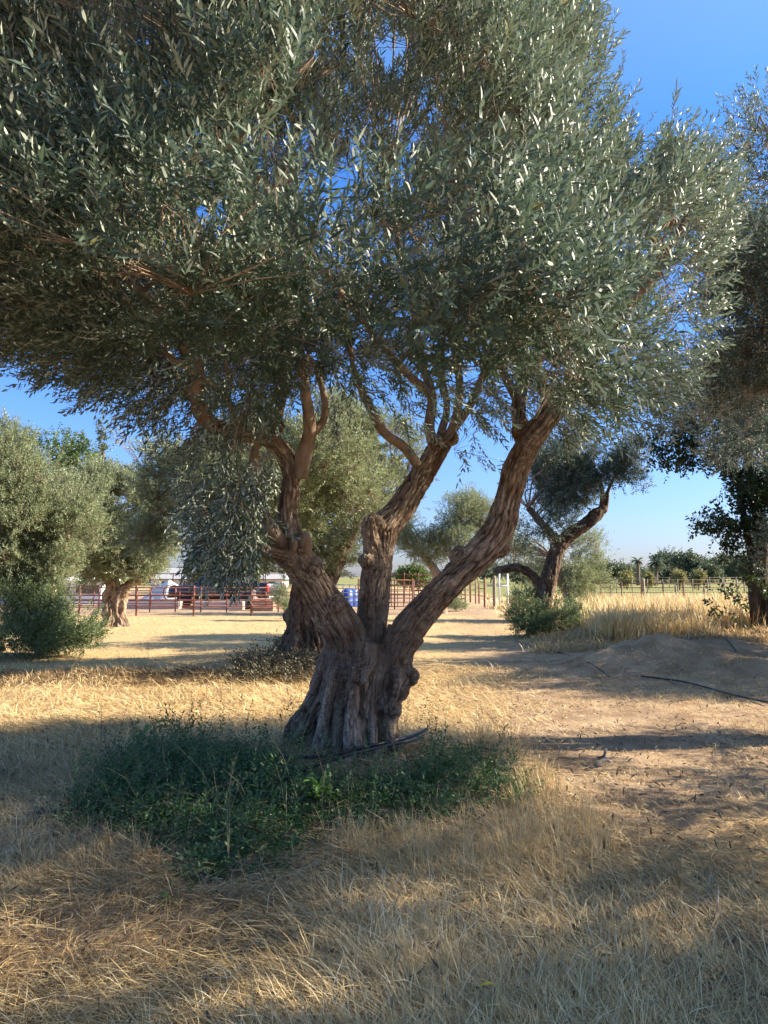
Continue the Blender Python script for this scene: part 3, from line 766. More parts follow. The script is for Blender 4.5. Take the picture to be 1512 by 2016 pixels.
# ------------------------------------------------------------------ the other trees
def blob_points(blobs, n, rg, clump=1.3, seed=5, thr=0.40):
    """blobs: (centre, (rx,ry,rz)); points biased to the outside of the union"""
    vol = np.array([b[1][0] * b[1][1] * b[1][2] for b in blobs]); vol = vol ** 0.8; vol /= vol.sum()
    out, outd = [], []; got = 0
    while got < n:
        m = n
        k = rg.choice(len(blobs), m, p=vol)
        C = np.array([b[0] for b in blobs])[k]; Rr = np.array([b[1] for b in blobs])[k]
        u = rg.normal(size=(m, 3)); u /= np.linalg.norm(u, axis=1)[:, None]
        rad = rg.uniform(size=m) ** 0.42
        fz = fbm(u[:, 0] * 2.2 + k * 7, u[:, 1] * 2.2, u[:, 2] * 2.2, seed, 2)
        Pp = C + u * Rr * (rad * (0.72 + 0.55 * fz))[:, None]
        cl = fbm(Pp[:, 0] * clump, Pp[:, 1] * clump, Pp[:, 2] * clump, seed + 3, 2)
        ok = (rg.uniform(size=m) < sstep(thr, thr + .12, cl)) & (Pp[:, 2] > 0.05)
        out.append(Pp[ok]); outd.append(u[ok]); got += ok.sum()
    return np.vstack(out)[:n], np.vstack(outd)[:n]

def make_tree(name, label, base, trunks, blobs, nshoot, leaf, lw, shootL, nleaf, mat, bark, seed, lod=1, up=0.5, rand=0.5, fuse=None, group=None, cat='tree', boughs=40, spread=(28, 62), twr=0.003, thr=0.40, clump=1.3):
    rg = np.random.default_rng(seed)
    root = empty(name, base); tag(root, label, cat, group)
    nod, nr = [], []
    if fuse:
        tr, de = fused_trunk('trunk', trunks, fuse.get('knobs', []), fuse['voxel'], fuse.get('mat', M['bark']), root, amp=fuse.get('amp', 0.02), fold=fuse.get('fold', 0.05), foldz=fuse.get('foldz', (0.4, 1.2)), freq=fuse.get('freq', 6), seed=seed)
        for c, r in de: nod.append(c[len(c) // 2:]); nr.append(r[len(c) // 2:])
    elif trunks:
        mb = MB()
        for P_, r_ in trunks:
            c, r = densify(P_, r_, 0.15 if len(P_) < 9 else 0.3); mb.tube(c, r, 10, (float(np.mean(r)) * 0.15, 0.3), seed); nod.append(c[len(c) // 3:]); nr.append(r[len(c) // 3:])
        mb.build('trunk', bark, root)
    P, D = blob_points(blobs, nshoot, rg, clump, seed, thr)
    D = D * 0.8 + rg.normal(size=P.shape) * rand; D[:, 2] += up
    tp = [shoot_tpl(lod, nleaf, shootL * rg.uniform(.8, 1.2), leaf, lw, rg, spread) for _ in range(8)]
    V, fs, rn = scatter(P, D, rg.uniform(.7, 1.25, len(P)), tp, rg)
    mesh_np('crown', V, fs, mat, root, {'rnd': rn}, False, loc=tuple(root.location))
    if boughs and nod:
        branching(P, np.vstack(nod), np.concatenate(nr), boughs, min(len(P) // 6, 500), rg, twr, 0.03).build('twigs', bark, root)
    return root

def B(px, py, d, rpx, ryz=None, deep=1.0):
    """blob seen at a photo pixel: radius in photo pixels across (and up), depth factor"""
    rx = rpx * d / F; rz = (ryz or rpx) * d / F
    return (W(px, py, d), (rx, max(rx, rz) * deep, rz))

# second olive, behind the trunk of the first
b2 = G(598, 1302)
d2 = float(b2[1])
make_tree('olive_tree', 'second olive tree directly behind the big gnarled trunk, its base matted with litter', tuple(b2),
    [PX([(566, 1330, 24, d2 - .1), (584, 1260, 26, d2), (592, 1190, 23, d2), (592, 1120, 18, d2), (560, 1040, 15, d2), (500, 980, 9, d2)]),
     PX([(628, 1320, 20, d2), (615, 1250, 24, d2), (615, 1190, 21, d2 + .1), (650, 1140, 15, d2 + .2), (672, 1090, 13, d2 + .3), (700, 1040, 10, d2 + .4), (720, 960, 8, d2 + .5)])],
    [B(480, 900, d2 - .8, 100, 70), B(520, 1080, d2 - .6, 80, 45), B(640, 1100, d2 + .2, 60, 40), B(640, 900, d2 - 1.7, 90, 70), B(540, 960, d2 - 2.0, 80, 60), B(700, 980, d2 - 1.2, 60, 50), B(650, 860, d2 + .6, 110, 80), B(760, 900, d2 + .7, 80, 80), B(500, 1040, d2 - 1.2, 110, 60), B(450, 980, d2 - 1.6, 100, 70), B(620, 960, d2 - 1.0, 80, 60), B(640, 1060, d2 + .8, 90, 50), B(640, 900, d2 + .3, 135, 110), B(740, 960, d2 + .6, 95, 90), B(560, 980, d2, 120, 110), B(430, 960, d2 - .2, 110, 90), B(320, 930, d2, 70, 60), B(350, 1020, d2 + .2, 80, 60), B(440, 1060, d2, 90, 50), B(680, 1010, d2, 70, 50), B(560, 850, d2 + .5, 90, 60), B(255, 860, d2 + .1, 30, 22), B(290, 1060, d2 + .4, 50, 30)],
    15500, 0.072, 0.017, 0.26, 18, M['olive_leaf_far'], M['young_bark'], 31, fuse=dict(mat=M['shade_olive_bark'], voxel=0.02, knobs=[(W(572, 1215, d2), .15), (W(625, 1240, d2), .15), (W(588, 1290, d2 - .1), .22)], fold=0.09), thr=0.35)
# left olive with a twisted pale trunk
b3 = G(228, 1233); d3 = float(b3[1])
make_tree('olive_tree', 'bushy sunlit olive tree with twisted pale trunk by the red pipe fence', tuple(b3),
    [PX([(212, 1245, 20, d3), (222, 1210, 17, d3), (220, 1180, 17, d3), (222, 1150, 14, d3), (200, 1120, 9, d3), (160, 1060, 6, d3)]),
     PX([(246, 1243, 16, d3), (232, 1205, 13, d3), (238, 1172, 14, d3), (255, 1150, 9, d3), (285, 1138, 7, d3), (315, 1110, 6, d3), (335, 1060, 4, d3)])],
    [B(215, 1030, d3, 120, 100), B(190, 965, d3, 80, 52), B(255, 1000, d3, 80, 66), B(150, 1050, d3 - .4, 62, 60), B(215, 1080, d3 - .3, 75, 55), B(290, 1065, d3, 62, 55), B(180, 1120, d3 - .2, 50, 32), B(270, 1115, d3 - .4, 52, 30), B(110, 1010, d3, 50, 55), B(220, 950, d3 + .2, 40, 22)],
    11000, 0.10, 0.030, 0.30, 14, M['olive_leaf_far'], M['young_bark'], 32, fuse=dict(voxel=0.03, fold=0.12, amp=0.03, foldz=(0.6, 1.8), freq=4), clump=1.0, thr=.34)
# far left olive whose trunk hides behind suckers
b4 = G(60, 1290); d4 = float(b4[1])
make_tree('olive_tree', 'tall olive tree at the left edge rising behind a green bush', tuple(b4),
    [PX([(90, 1290, 22, d4 + .3), (100, 1200, 18, d4 + .3), (80, 1130, 14, d4 + .3), (30, 1060, 10, d4 + .3), (0, 980, 7, d4)])],
    [B(0, 1030, d4, 120, 120), B(120, 1000, d4 + .2, 70, 70), B(140, 1060, d4 + .1, 60, 60), B(95, 940, d4 + .2, 45, 45), B(15, 890, d4, 55, 60), B(-60, 940, d4, 120, 110), B(40, 960, d4 - .3, 60, 70), B(30, 1050, d4 - .3, 90, 80), B(90, 1030, d4, 50, 60), B(100, 1110, d4, 60, 50), B(-60, 1080, d4, 120, 90), B(30, 1130, d4 + .2, 70, 40)],
    10000, 0.075, 0.019, 0.28, 18, M['olive_leaf_far'], M['young_bark'], 33, thr=.39, up=.8)
bp_ = G(110, 1285)
make_tree('sucker_bush', 'dense green sucker bush at the foot of the left edge olive', tuple(bp_), [],
    [B(30, 1225, d4 - .3, 70, 55), B(-50, 1225, d4 - .3, 70, 60), B(110, 1230, d4 - .4, 68, 55), B(165, 1250, d4 - .3, 38, 34), B(80, 1205, d4 - .2, 60, 42), B(60, 1180, d4 - .1, 90, 40), B(150, 1215, d4 - .2, 45, 45), B(60, 1250, d4 - .6, 110, 38)],
    3800, 0.060, 0.018, 0.26, 16, M['sage_leaf'], M['young_bark'], 34, up=0.7, cat='bush')
# right olive leaning
b5 = G(1075, 1246); d5 = float(b5[1])
make_tree('olive_tree', 'leaning olive tree right of the path with a leafy skirt round its foot', tuple(b5),
    [PX([(1058, 1260, 22, d5), (1066, 1200, 18, d5), (1078, 1150, 17, d5), (1094, 1090, 15, d5), (1115, 1058, 14, d5), (1150, 1035, 13, d5), (1172, 1015, 13, d5), (1192, 1000, 8, d5)]),
     PX([(1070, 1170, 10, d5), (1050, 1135, 9, d5), (1020, 1118, 8.5, d5), (985, 1122, 8, d5), (972, 1124, 6, d5)]),
     PX([(1094, 1095, 10, d5), (1092, 1065, 11, d5), (1070, 1035, 8, d5), (1040, 1000, 6, d5)]),
     PX([(1185, 1008, 6, d5), (1184, 960, 4, d5), (1170, 920, 3, d5)]), PX([(1192, 1000, 6, d5), (1198, 965, 4, d5), (1215, 930, 3, d5)])],
    [B(1060, 985, d5, 62, 48), B(1075, 1030, d5 - .2, 55, 30), B(1130, 960, d5, 55, 45), B(1180, 930, d5, 60, 38), B(1230, 930, d5 - .3, 50, 36), B(1040, 930, d5 + .2, 42, 40), B(1120, 900, d5 + .3, 90, 55), B(1270, 950, d5 - .4, 32, 18), B(1250, 900, d5, 60, 40), B(1010, 1080, d5 + .5, 40, 22)],
    4800, 0.085, 0.022, 0.30, 14, M['olive_leaf'], M['young_bark'], 35, fuse=dict(mat=M['shade_olive_bark'], voxel=0.022, fold=0.08, amp=0.02, freq=5), thr=0.43)
make_tree('sucker_bush', 'low bush ringing the foot of the leaning olive, dark on its left side', tuple(b5 + (0, -.3, 0)), [],
    [B(1032, 1215, d5 - .4, 34, 34), B(1100, 1215, d5 - .5, 52, 30), B(1060, 1228, d5 - .8, 50, 20), B(1140, 1205, d5 - .2, 30, 38), B(1035, 1185, d5 + .2, 28, 26)],
    1900, 0.06, 0.020, 0.24, 14, M['sage_leaf'], M['young_bark'], 36, up=0.6, cat='bush')
b6 = np.array((6.7, 27.0, 0.3))
make_tree('olive_tree', 'pale feathery olive tree just behind the leaning olive', tuple(b6),
    [(np.array([(6.6, 27, 0), (6.7, 27, .8), (6.4, 27, 1.6), (6.2, 27, 2.3)]), [.2, .16, .12, .06])],
    [B(1120, 1110, 27, 60, 50), B(1150, 1080, 27, 45, 40), B(1050, 1110, 27.3, 50, 45), B(1160, 1140, 26.6, 42, 40), B(1010, 1060, 27.5, 35, 35), B(1100, 1160, 26.6, 60, 30)],
    2800, 0.10, 0.024, 0.35, 12, M['olive_leaf_far'], M['young_bark'], 37, thr=0.42)
# olive seen between the middle and right limbs
b7 = G(868, 1208); d7 = float(b7[1])
make_tree('olive_tree', 'olive tree seen between the middle and right limbs of the big olive', tuple(b7),
    [PX([(868, 1215, 12, d7), (872, 1170, 10, d7), (860, 1130, 9, d7), (830, 1090, 6, d7)]), PX([(870, 1160, 9, d7), (890, 1125, 8, d7), (930, 1080, 6, d7), (950, 1040, 4, d7)])],
    [B(900, 1020, d7, 55, 45), B(850, 1070, d7, 50, 40), B(940, 1000, d7 + .4, 48, 40), B(810, 1060, d7, 40, 40), B(960, 1060, d7, 42, 38), B(900, 1075, d7 - .3, 50, 35), B(780, 1020, d7 + .5, 50, 45)],
    5600, 0.10, 0.024, 0.32, 12, M['olive_leaf_far'], M['young_bark'], 38, thr=0.38)
# near olive beyond the right edge whose twigs reach into the picture
make_tree('olive_tree', 'olive tree at the right edge whose grey green twigs reach into the picture', (6.4, 7.0, gz(6.4, 7.0)),
    [(np.array([(6.3, 7.6, -.05), (6.2, 7.6, .7), (5.8, 7.5, 1.5), (5.3, 7.4, 2.4), (4.8, 7.4, 3.2)]), [.34, .28, .2, .13, .06]), (np.array([(6.3, 7.6, .5), (6.8, 7.7, 1.4), (7.2, 7.9, 2.6), (7.1, 8.0, 3.6)]), [.25, .2, .13, .06])],
    [B(1500, 760, 8.0, 115, 120), B(1560, 560, 7.8, 140, 130), B(1520, 640, 7.6, 120, 130), B(1720, 640, 7.8, 250, 180), B(1545, 470, 7.4, 100, 90), B(1850, 700, 7.6, 300, 200), B(1660, 850, 7.8, 130, 90), B(1510, 300, 7.0, 26, 130), B(1475, 300, 7.2, 20, 120), B(1470, 520, 7.3, 50, 70), (np.array((5.9, 7.3, 1.7)), (.9, 1.2, .7)), (np.array((5.6, 6.3, 1.5)), (.8, .9, .7)), (np.array((5.7, 5.9, 3.9)), (1.0, 1.2, 1.0)), (np.array((5.8, 7.0, 4.3)), (1.0, 1.2, 1.1)), (np.array((5.6, 4.6, 3.8)), (1.0, 1.0, .9)), (np.array((5.2, 6.6, 3.0)), (.8, 1.0, .9)), B(1430, 560, 8.0, 50, 90), B(1405, 720, 8.3, 50, 60), B(1420, 470, 8.2, 60, 50), B(1460, 560, 8.4, 70, 130), B(1450, 800, 8.4, 60, 70)],
    13000, 0.066, 0.0135, 0.26, 18, M['olive_leaf'], M['young_bark'], 39, up=0.6, lod=1, fuse=None, thr=.38)
# neighbours outside the right edge, known by the shade they throw
make_tree('olive_tree', 'olive tree standing outside the right edge whose shade dapples the foreground grass', (6.6, 2.9, 0), 
    [(np.array([(6.6, 2.9, -.05), (6.5, 2.9, .8), (6.2, 2.9, 1.8), (6.0, 2.9, 3.0)]), [.3, .25, .18, .08])],
    [(np.array((6.3, 2.6, 3.2)), (1.9, 2.0, 1.3)), (np.array((7.6, 3.2, 3.6)), (1.8, 1.8, 1.4)), (np.array((5.4, 3.6, 2.5)), (1.0, 1.2, .8)), (np.array((5.6, 1.4, 2.3)), (1.1, 1.0, .8)), (np.array((5.3, 2.6, 2.0)), (.9, 1.1, .6)), (np.array((5.4, 4.9, 1.8)), (.9, 1.0, .7)), (np.array((6.6, 5.0, 3.0)), (1.4, 1.0, 1.2)), (np.array((8.2, 2.0, 4.6)), (1.5, 1.7, 1.2)), (np.array((5.0, 3.4, 1.5)), (.8, .9, .5)), (np.array((6.0, .6, 3.4)), (1.2, 1.0, 1.1))],
    5600, 0.066, 0.017, 0.27, 18, M['olive_leaf'], M['young_bark'], 40, thr=0.50, clump=1.05)
make_tree('olive_tree', 'olive tree standing outside the right edge whose shade falls over the soil heap', (10.3, 14.6, 0),
    [(np.array([(10.3, 14.6, -.05), (10.2, 14.6, .8), (10, 14.6, 1.8), (9.8, 14.6, 3.0)]), [.3, .25, .18, .08])],
    [(np.array((10.1, 14.4, 3.0)), (1.9, 1.5, 1.3)), (np.array((11.2, 15.0, 3.6)), (1.8, 1.7, 1.4)), (np.array((9.9, 12.9, 1.9)), (1.3, 1.0, 1.0)), (np.array((9.7, 10.9, 2.4)), (1.3, .8, 1.0)), (np.array((9.0, 13.2, 1.6)), (1.0, 1.2, .8)), (np.array((9.2, 13.6, 2.9)), (1.2, 1.9, 1.2)), (np.array((9.6, 15.6, 2.4)), (1.3, 1.2, 1.3)), (np.array((9.9, 12.0, 3.4)), (1.2, .9, 1.2)), (np.array((8.7, 12.4, 1.5)), (.9, .9, .7)), (np.array((6.7, 13.3, 4.4)), (1.1, 1.1, .9)), (np.array((7.7, 13.2, 5.5)), (1.2, 1.1, .9)), (np.array((8.8, 13.4, 6.4)), (1.2, 1.1, .9)), (np.array((7.2, 15.0, 5.2)), (1.3, 1.2, 1.2)), (np.array((10.0, 16.6, 2.2)), (1.5, 1.0, 1.2))],
    17000, 0.075, 0.021, 0.28, 14, M['olive_leaf'], M['young_bark'], 41, thr=0.38, clump=0.9)

# broadleaf tree on the right
b8 = G(1480, 1247); d8 = float(b8[1])
make_tree('broadleaf_tree', 'dark green broadleaf tree with several slim trunks at the right edge', tuple(b8),
    [PX([(1492, 1255, 9, d8), (1482, 1180, 8, d8), (1480, 1100, 7.5, d8), (1462, 1000, 6, d8), (1440, 850, 4, d8)]),
     PX([(1508, 1255, 13, d8 + .3), (1500, 1180, 12, d8 + .3), (1498, 1060, 11, d8 + .3), (1480, 950, 9, d8 + .3), (1460, 780, 5, d8 + .3)]),
     PX([(1518, 1255, 11, d8), (1522, 1150, 10, d8), (1535, 1000, 9, d8), (1560, 850, 6, d8)]),
     PX([(1480, 985, 5, d8), (1430, 930, 4, d8), (1380, 890, 3, d8), (1330, 870, 2, d8)])],
    [B(1400, 850, d8, 62, 60), B(1470, 880, d8, 60, 80), B(1480, 960, d8, 50, 50), B(1550, 950, d8, 90, 120), B(1340, 800, d8 + .3, 62, 75), B(1440, 760, d8, 80, 90), B(1560, 750, d8, 120, 140), B(1420, 1030, d8, 42, 22), B(1380, 1030, d8, 26, 18), B(1470, 1060, d8, 34, 40), B(1440, 1120, d8, 34, 34), B(1425, 1180, d8 - .3, 32, 30), B(1470, 1160, d8 - .2, 26, 45), B(1370, 900, d8, 46, 32), B(1320, 900, d8 + .2, 30, 30), B(1300, 740, d8 + .5, 50, 60)],
    3800, 0.11, 0.060, 0.35, 11, M['broad_leaf'], M['dark_bark'], 42, up=0.1, rand=0.8, spread=(40, 85), thr=0.44)

# trees further off
def far_tree(px, py_top, py_base, d, wpx, name, label, mat, seed, n=900, leaf=0.4, group=None, cat='tree', kind='round'):
    rg = np.random.default_rng(seed)
    x0 = (px - CX) / F * d
    h = (py_base - py_top) * d / F; w = wpx * d / F
    zt = CAMZ + (1135 - py_top) * d / F * 1.25
    base = np.array((x0, d, -0.05))
    cz = zt * 0.6
    bl = []
    for k in range(7):
        a = rg.uniform(0, 6.28); q = rg.uniform(.15, .55)
        bl.append((base + np.array((math.cos(a) * w * q * .8, math.sin(a) * w * q * .8, rg.uniform(.38, .80) * zt)), (w * .30, w * .30, zt * .19)))
    bl.append((base + np.array((0, 0, zt * .6)), (w * .42, w * .42, zt * .33)))
    if kind == 'cone':
        bl = [(base + np.array((0, 0, zt * f)), (w * .5 * (1.05 - f), w * .5 * (1.05 - f), zt * .12)) for f in (.35, .5, .62, .74, .85, .94)]
    tr = [(np.array([base, base + (0.02 * w, 0, zt * .3), base + (0, 0, zt * .6), base + (w * .1, 0, zt * .8)]), [.035 * zt, .028 * zt, .018 * zt, .008 * zt])]
    return make_tree(name, label, tuple(base), tr, bl, n, leaf, leaf * .55, leaf * 2.2, 8, mat, M['far_bark'], seed, up=0.3, rand=0.7, cat=cat, group=group, boughs=0, spread=(40, 85), thr=0.2 if kind == 'cone' else 0.36, clump=3.0 / w)

far_tree(105, 868, 1180, 48, 120, 'broadleaf_tree', 'round green tree rising behind the left edge olives', M['green_leaf'], 51, 1500, 0.22)
far_tree(135, 905, 1180, 44, 80, 'broadleaf_tree', 'yellow green tree crown peeping between the two left olives', M['green_leaf'], 52, 1100, 0.2)
far_tree(192, 878, 1180, 60, 62, 'conifer_tree', 'dark pointed conifer behind the sunlit left olive', M['far_leaf'], 53, 1300, 0.2, kind='cone')
far_tree(395, 1105, 1160, 70, 60, 'broadleaf_tree', 'bright green tree behind the parked pickup', M['green_leaf'], 54, 700, 0.25)
far_tree(478, 1112, 1160, 75, 55, 'broadleaf_tree', 'lime green tree right of the pickup behind the grey roof', M['green_leaf'], 55, 700, 0.25)
far_tree(810, 1118, 1160, 80, 70, 'broadleaf_tree', 'small green tree behind the rusty pen panels', M['green_leaf'], 56, 700, 0.3)
far_tree(330, 1120, 1160, 110, 90, 'broadleaf_tree', 'far green tree left of the grey house roof', M['far_leaf'], 57, 700, 0.35)
far_tree(560, 1112, 1160, 100, 90, 'broadleaf_tree', 'far green tree behind the second olive trunk', M['far_leaf'], 58, 700, 0.35)
line = [(1190, 1112, 60), (1215, 1118, 50), (1250, 1120, 60), (1283, 1122, 50), (1318, 1090, 56), (1345, 1092, 44), (1366, 1106, 50), (1395, 1102, 50), (1425, 1100, 60), (1460, 1098, 60), (1500, 1104, 60), (1235, 1124, 40), (1300, 1120, 50), (1385, 1120, 50), (1440, 1118, 50), (1160, 1120, 50), (900, 1118, 70), (965, 1116, 70), (1030, 1118, 70), (1095, 1118, 60)]
for k, (px_, pt, w_) in enumerate(line):
    d_ = 150 + (k * 37 % 60)
    side = 'between the palms' if 1220 < px_ < 1330 else ('behind the leaning olive' if px_ < 1180 else 'of the distant row right of the palms')
    far_tree(px_, pt, 1150, d_, w_ * 1.15, 'distant_tree', 'dark green tree in the distant row ' + ['with a flat top', 'with a rounded crown', 'with a broken outline', 'with a taller crown', 'low and wide'][k % 5] + ', ' + side.replace('of the distant row ', ''), M['far_leaf'], 60 + k, 520, 0.55, group='trees of the distant row')
for k, (px_, pt, w_, d_) in enumerate(((1232, 1126, 22, 90), (1335, 1124, 22, 88), (1275, 1128, 16, 92), (1372, 1126, 18, 86))):
    far_tree(px_, pt, 1160, d_, w_, 'young_tree', ['yellowish young tree left of the tall grey post', 'yellowish young tree beyond the pasture rails, middle of three', 'thin pale young tree just right of the tall grey post', 'yellowish young tree nearest the broadleaf tree'][k], M['pale_leaf'], 90 + k, 260, 0.22, group='young yellowish trees beyond the fence')

def palm(px, pt, d, label, fan, seed):
    rg = np.random.default_rng(seed); x0 = (px - CX) / F * d; zt = CAMZ + (1135 - pt) * d / F
    root = empty('palm_tree', (x0, d, 0)); tag(root, label, 'palm tree', 'distant palms')
    r = 20 * d / F * fan
    c = np.array((x0, d, zt - r * .7))
    MB().tube(*densify([(x0, d, -.1), (x0 + .1, d, zt * .5), tuple(c)], [.38, .28, .25], 1.0), 8).build('trunk', M['far_bark'], root)
    mb = MB()
    for k in range(46):
        az = rg.uniform(0, 6.28); el = rg.uniform(-.7, 1.4); L = r * rg.uniform(.85, 1.1)
        h = np.array((math.cos(az), math.sin(az), 0)); prev = c.copy(); pts_ = [c]
        for s in range(1, 6):
            e = el - s * .26; prev = prev + (h * math.cos(e) + np.array((0, 0, math.sin(e)))) * L / 5; pts_.append(prev)
        pts_ = np.array(pts_); side = np.cross(h, (0, 0, 1))
        for s in range(1, 6):
            wv = r * .16 * (1.1 - abs(s - 2.5) / 3.2)
            for sg in (-1, 1):
                for o_ in (0, .5):
                    q = pts_[s] * (1 - o_) + pts_[s - 1] * o_
                    t_ = q + side * sg * wv + np.array((0, 0, -wv * .55)) + h * wv * .5
                    mb.add([q, q + h * r * .17, t_], T=[(0, 1, 2)])
    v = np.vstack(mb.V)
    mb.build('fronds', M['far_leaf'], root, smooth=False, attrs={'rnd': np.repeat(rg.uniform(size=len(v) // 3), 3)})
palm(1254, 1094, 135, 'slim fan palm with a small round head, left of the pair', 0.72, 5)
palm(1289, 1094, 132, 'broad date palm with a dark bushy head, right of the pair', 1.0, 6)

# ------------------------------------------------------------------ straw, grasses and green ground cover
def blades(P, H, W_, lean, az, rnd, bend=0.5):
    """P base points, H length, lean 0 upright .. 1 lying, az direction"""
    n = len(P); el = (1 - lean) * math.pi / 2
    h = np.stack([np.cos(az), np.sin(az), np.zeros(n)], -1); up = np.array((0, 0, 1.0))
    s = np.stack([-np.sin(az), np.cos(az), np.zeros(n)], -1)
    tw = rng.uniform(-1, 1, n)[:, None]; s = s + up * tw * 0.7; s /= np.linalg.norm(s, axis=1)[:, None]
    d1 = h * np.cos(el)[:, None] + up * np.sin(el)[:, None]
    e2 = el - bend * rng.uniform(0.2, 1.6, n); az2 = az + rng.normal(size=n) * .25
    d2_ = np.stack([np.cos(az2), np.sin(az2), np.zeros(n)], -1) * np.cos(e2)[:, None] + up * np.sin(e2)[:, None]
    H = H[:, None]; w = W_[:, None]
    m = P + d1 * H * .55; t = m + d2_ * H * .45
    V = np.stack([P - s * w * .5, P + s * w * .5, m - s * w * .42, m + s * w * .42, t], 1)
    gzt = ground_z(V[..., 0], V[..., 1]) + 0.004
    V[..., 2] = np.where(np.arange(5)[None, :] > 1, np.maximum(V[..., 2], gzt + rng.uniform(0, .02, (n, 1))), V[..., 2])
    o = (np.arange(n) * 5)[:, None]
    Q = o + np.array([[0, 1, 3, 2]]); T = o + np.array([[2, 3, 4]])
    return V.reshape(-1, 3), T, Q, np.repeat(rnd, 5)

def merge(parts):
    Vs, Ts, Qs, Rs = [], [], [], []; n = 0
    for V, T, Q, r in parts:
        Vs.append(V); Ts.append(T + n); Qs.append(Q + n); Rs.append(r); n += len(V)
    return np.vstack(Vs), [np.vstack(Ts), np.vstack(Qs)], np.concatenate(Rs)

def field(n, y0, y1, pw=1.0, side=0.62):
    """random ground positions within the wedge in front of the camera, denser near"""
    u = rng.uniform(size=n); y = (y0 ** (1 - pw) + u * (y1 ** (1 - pw) - y0 ** (1 - pw))) ** (1 / (1 - pw)) if pw != 1 else y0 * (y1 / y0) ** u
    x = rng.uniform(-1, 1, n) * (side * y + 0.3)
    return x, y

GREEN = [(120, 1615), (150, 1560), (190, 1505), (280, 1470), (420, 1470), (530, 1475), (590, 1520), (690, 1545), (810, 1520), (850, 1475), (900, 1475), (970, 1500), (1040, 1535), (1060, 1590), (900, 1625), (760, 1630), (640, 1640), (570, 1690), (470, 1740), (370, 1770), (360, 1700), (280, 1660), (150, 1640)]
TALLG = [(905, 1440), (990, 1452), (1090, 1540), (1175, 1620), (1225, 1700), (1150, 1740), (1000, 1760), (800, 1740), (640, 1690), (640, 1640), (880, 1640), (1010, 1600), (1000, 1530), (930, 1480)]
TALL2 = [(700, 1960), (900, 1880), (1150, 1850), (1300, 1900), (1250, 2000), (1100, 2040), (760, 2040)]
LEFTT = [(-50, 1460), (230, 1470), (200, 1500), (150, 1640), (330, 1700), (200, 1760), (-50, 1740)]
parts = []
def proj_xy(x, y):
    return project(np.stack([x, y, ground_z(x, y)], -1))
# lying straw
x, y = field(190000, 2.2, 13, 1.3)
dx_ = np.hypot(x - MAIN[0], y - MAIN[1]); px, py = proj_xy(x, y)
ing, _ = inpoly(px, py, GREEN)
right = sstep(0, 2.0, x - 0.15 * (y - 3)) * sstep(4.0, 5.5, y)
trk = np.exp(-((x - (0.55 + .28 * (y - 3))) / 0.55) ** 2) * sstep(4.5, 6, y)
keep = (rng.uniform(size=len(x)) > .6 * trk) & (~ing | (rng.uniform(size=len(x)) < .12)) & (rng.uniform(size=len(x)) > 0.62 * right)
cl = fbm(x * 1.4, y * 1.4, x * 0, 61, 3)
keep &= rng.uniform(size=len(x)) < sstep(0.25, 0.5, cl) + 0.55
x, y, right, cl = x[keep], y[keep], right[keep], cl[keep]
ang = (fbm(x * .9, y * .9, x * 0, 71, 2)) * 6.0 + rng.normal(size=len(x)) * 1.0
H = rng.uniform(.05, .24, len(x)) * (1 - .6 * right); sc_ = np.maximum(1, y / 4.0)
lean = np.clip(rng.normal(.82, .16, len(x)), .2, 1)
rn = np.clip(rng.normal(.57, .27, len(x)) + (cl - .5) * .6, 0, 1)
parts.append(blades(np.stack([x, y, ground_z(x, y) + rng.uniform(0, .05, len(x)) * (1 - .7 * right)], -1), H, rng.uniform(.0016, .0038, len(x)) * sc_, lean, ang, rn, .2))
# standing tufts
def tufts(nt_, y0, y1, per, hlo, hhi, polys=None, wd=(.0014, .0028), hue=.55, spread=.07, cond=None, pw=1.2, lean=.22, side=.62):
    x, y = field(nt_, y0, y1, pw, side)
    if polys is not None:
        px, py = proj_xy(x, y); m = np.zeros(len(x), bool)
        for p_ in polys: m |= inpoly(px, py, p_)[0]
        x, y = x[m], y[m]
    if cond is not None: m = cond(x, y); x, y = x[m], y[m]
    hs = rng.uniform(.5, 1, len(x)); hu = rng.normal(hue, .09, len(x))
    x = np.repeat(x, per); y = np.repeat(y, per); hs = np.repeat(hs, per); hu = np.repeat(hu, per); n = len(x)
    a = rng.uniform(0, 6.28, n); r = rng.exponential(spread, n); x2 = x + np.cos(a) * r; y2 = y + np.sin(a) * r
    return blades(np.stack([x2, y2, ground_z(x2, y2)], -1), hs * rng.uniform(hlo, hhi, n), rng.uniform(*wd, n) * np.maximum(1, y / 4.5), np.clip(np.abs(rng.normal(lean, .16, n)), 0, .9), a + rng.normal(size=n) * .5, np.clip(hu + rng.normal(size=n) * .15, 0, 1), .30)
notg = lambda x, y: ~inpoly(*proj_xy(x, y), GREEN)[0]
near_left = lambda x, y: notg(x, y) & (noise(x * 1.3, y * 1.3, x * 0, 91) > .42) & ~((x - .15 * (y - 3) > 0.9) & (y > 4.2))
parts.append(tufts(1150, 2.3, 6.0, 12, .05, .19, cond=near_left, wd=(.0018, .0034), lean=.38))
parts.append(tufts(5200, 2.4, 9.0, 18, .10, .36, polys=[TALLG], hue=.66, spread=.05, wd=(.0016, .0032)))
parts.append(tufts(1400, 2.2, 3.2, 20, .08, .22, polys=[TALL2], hue=.68, wd=(.0016, .0030)))
parts.append(tufts(2600, 3.0, 8.0, 16, .08, .30, polys=[LEFTT], hue=.42))
parts.append(tufts(1500, 7, 14, 12, .03, .12, hue=.6, cond=lambda x, y: (x < .5) | (noise(x, y, x * 0, 93) > .6)))
V, fs, rn = merge(parts)
straw = mesh_np('dry_grass', V, fs, M['straw'], None, {'rnd': rn})
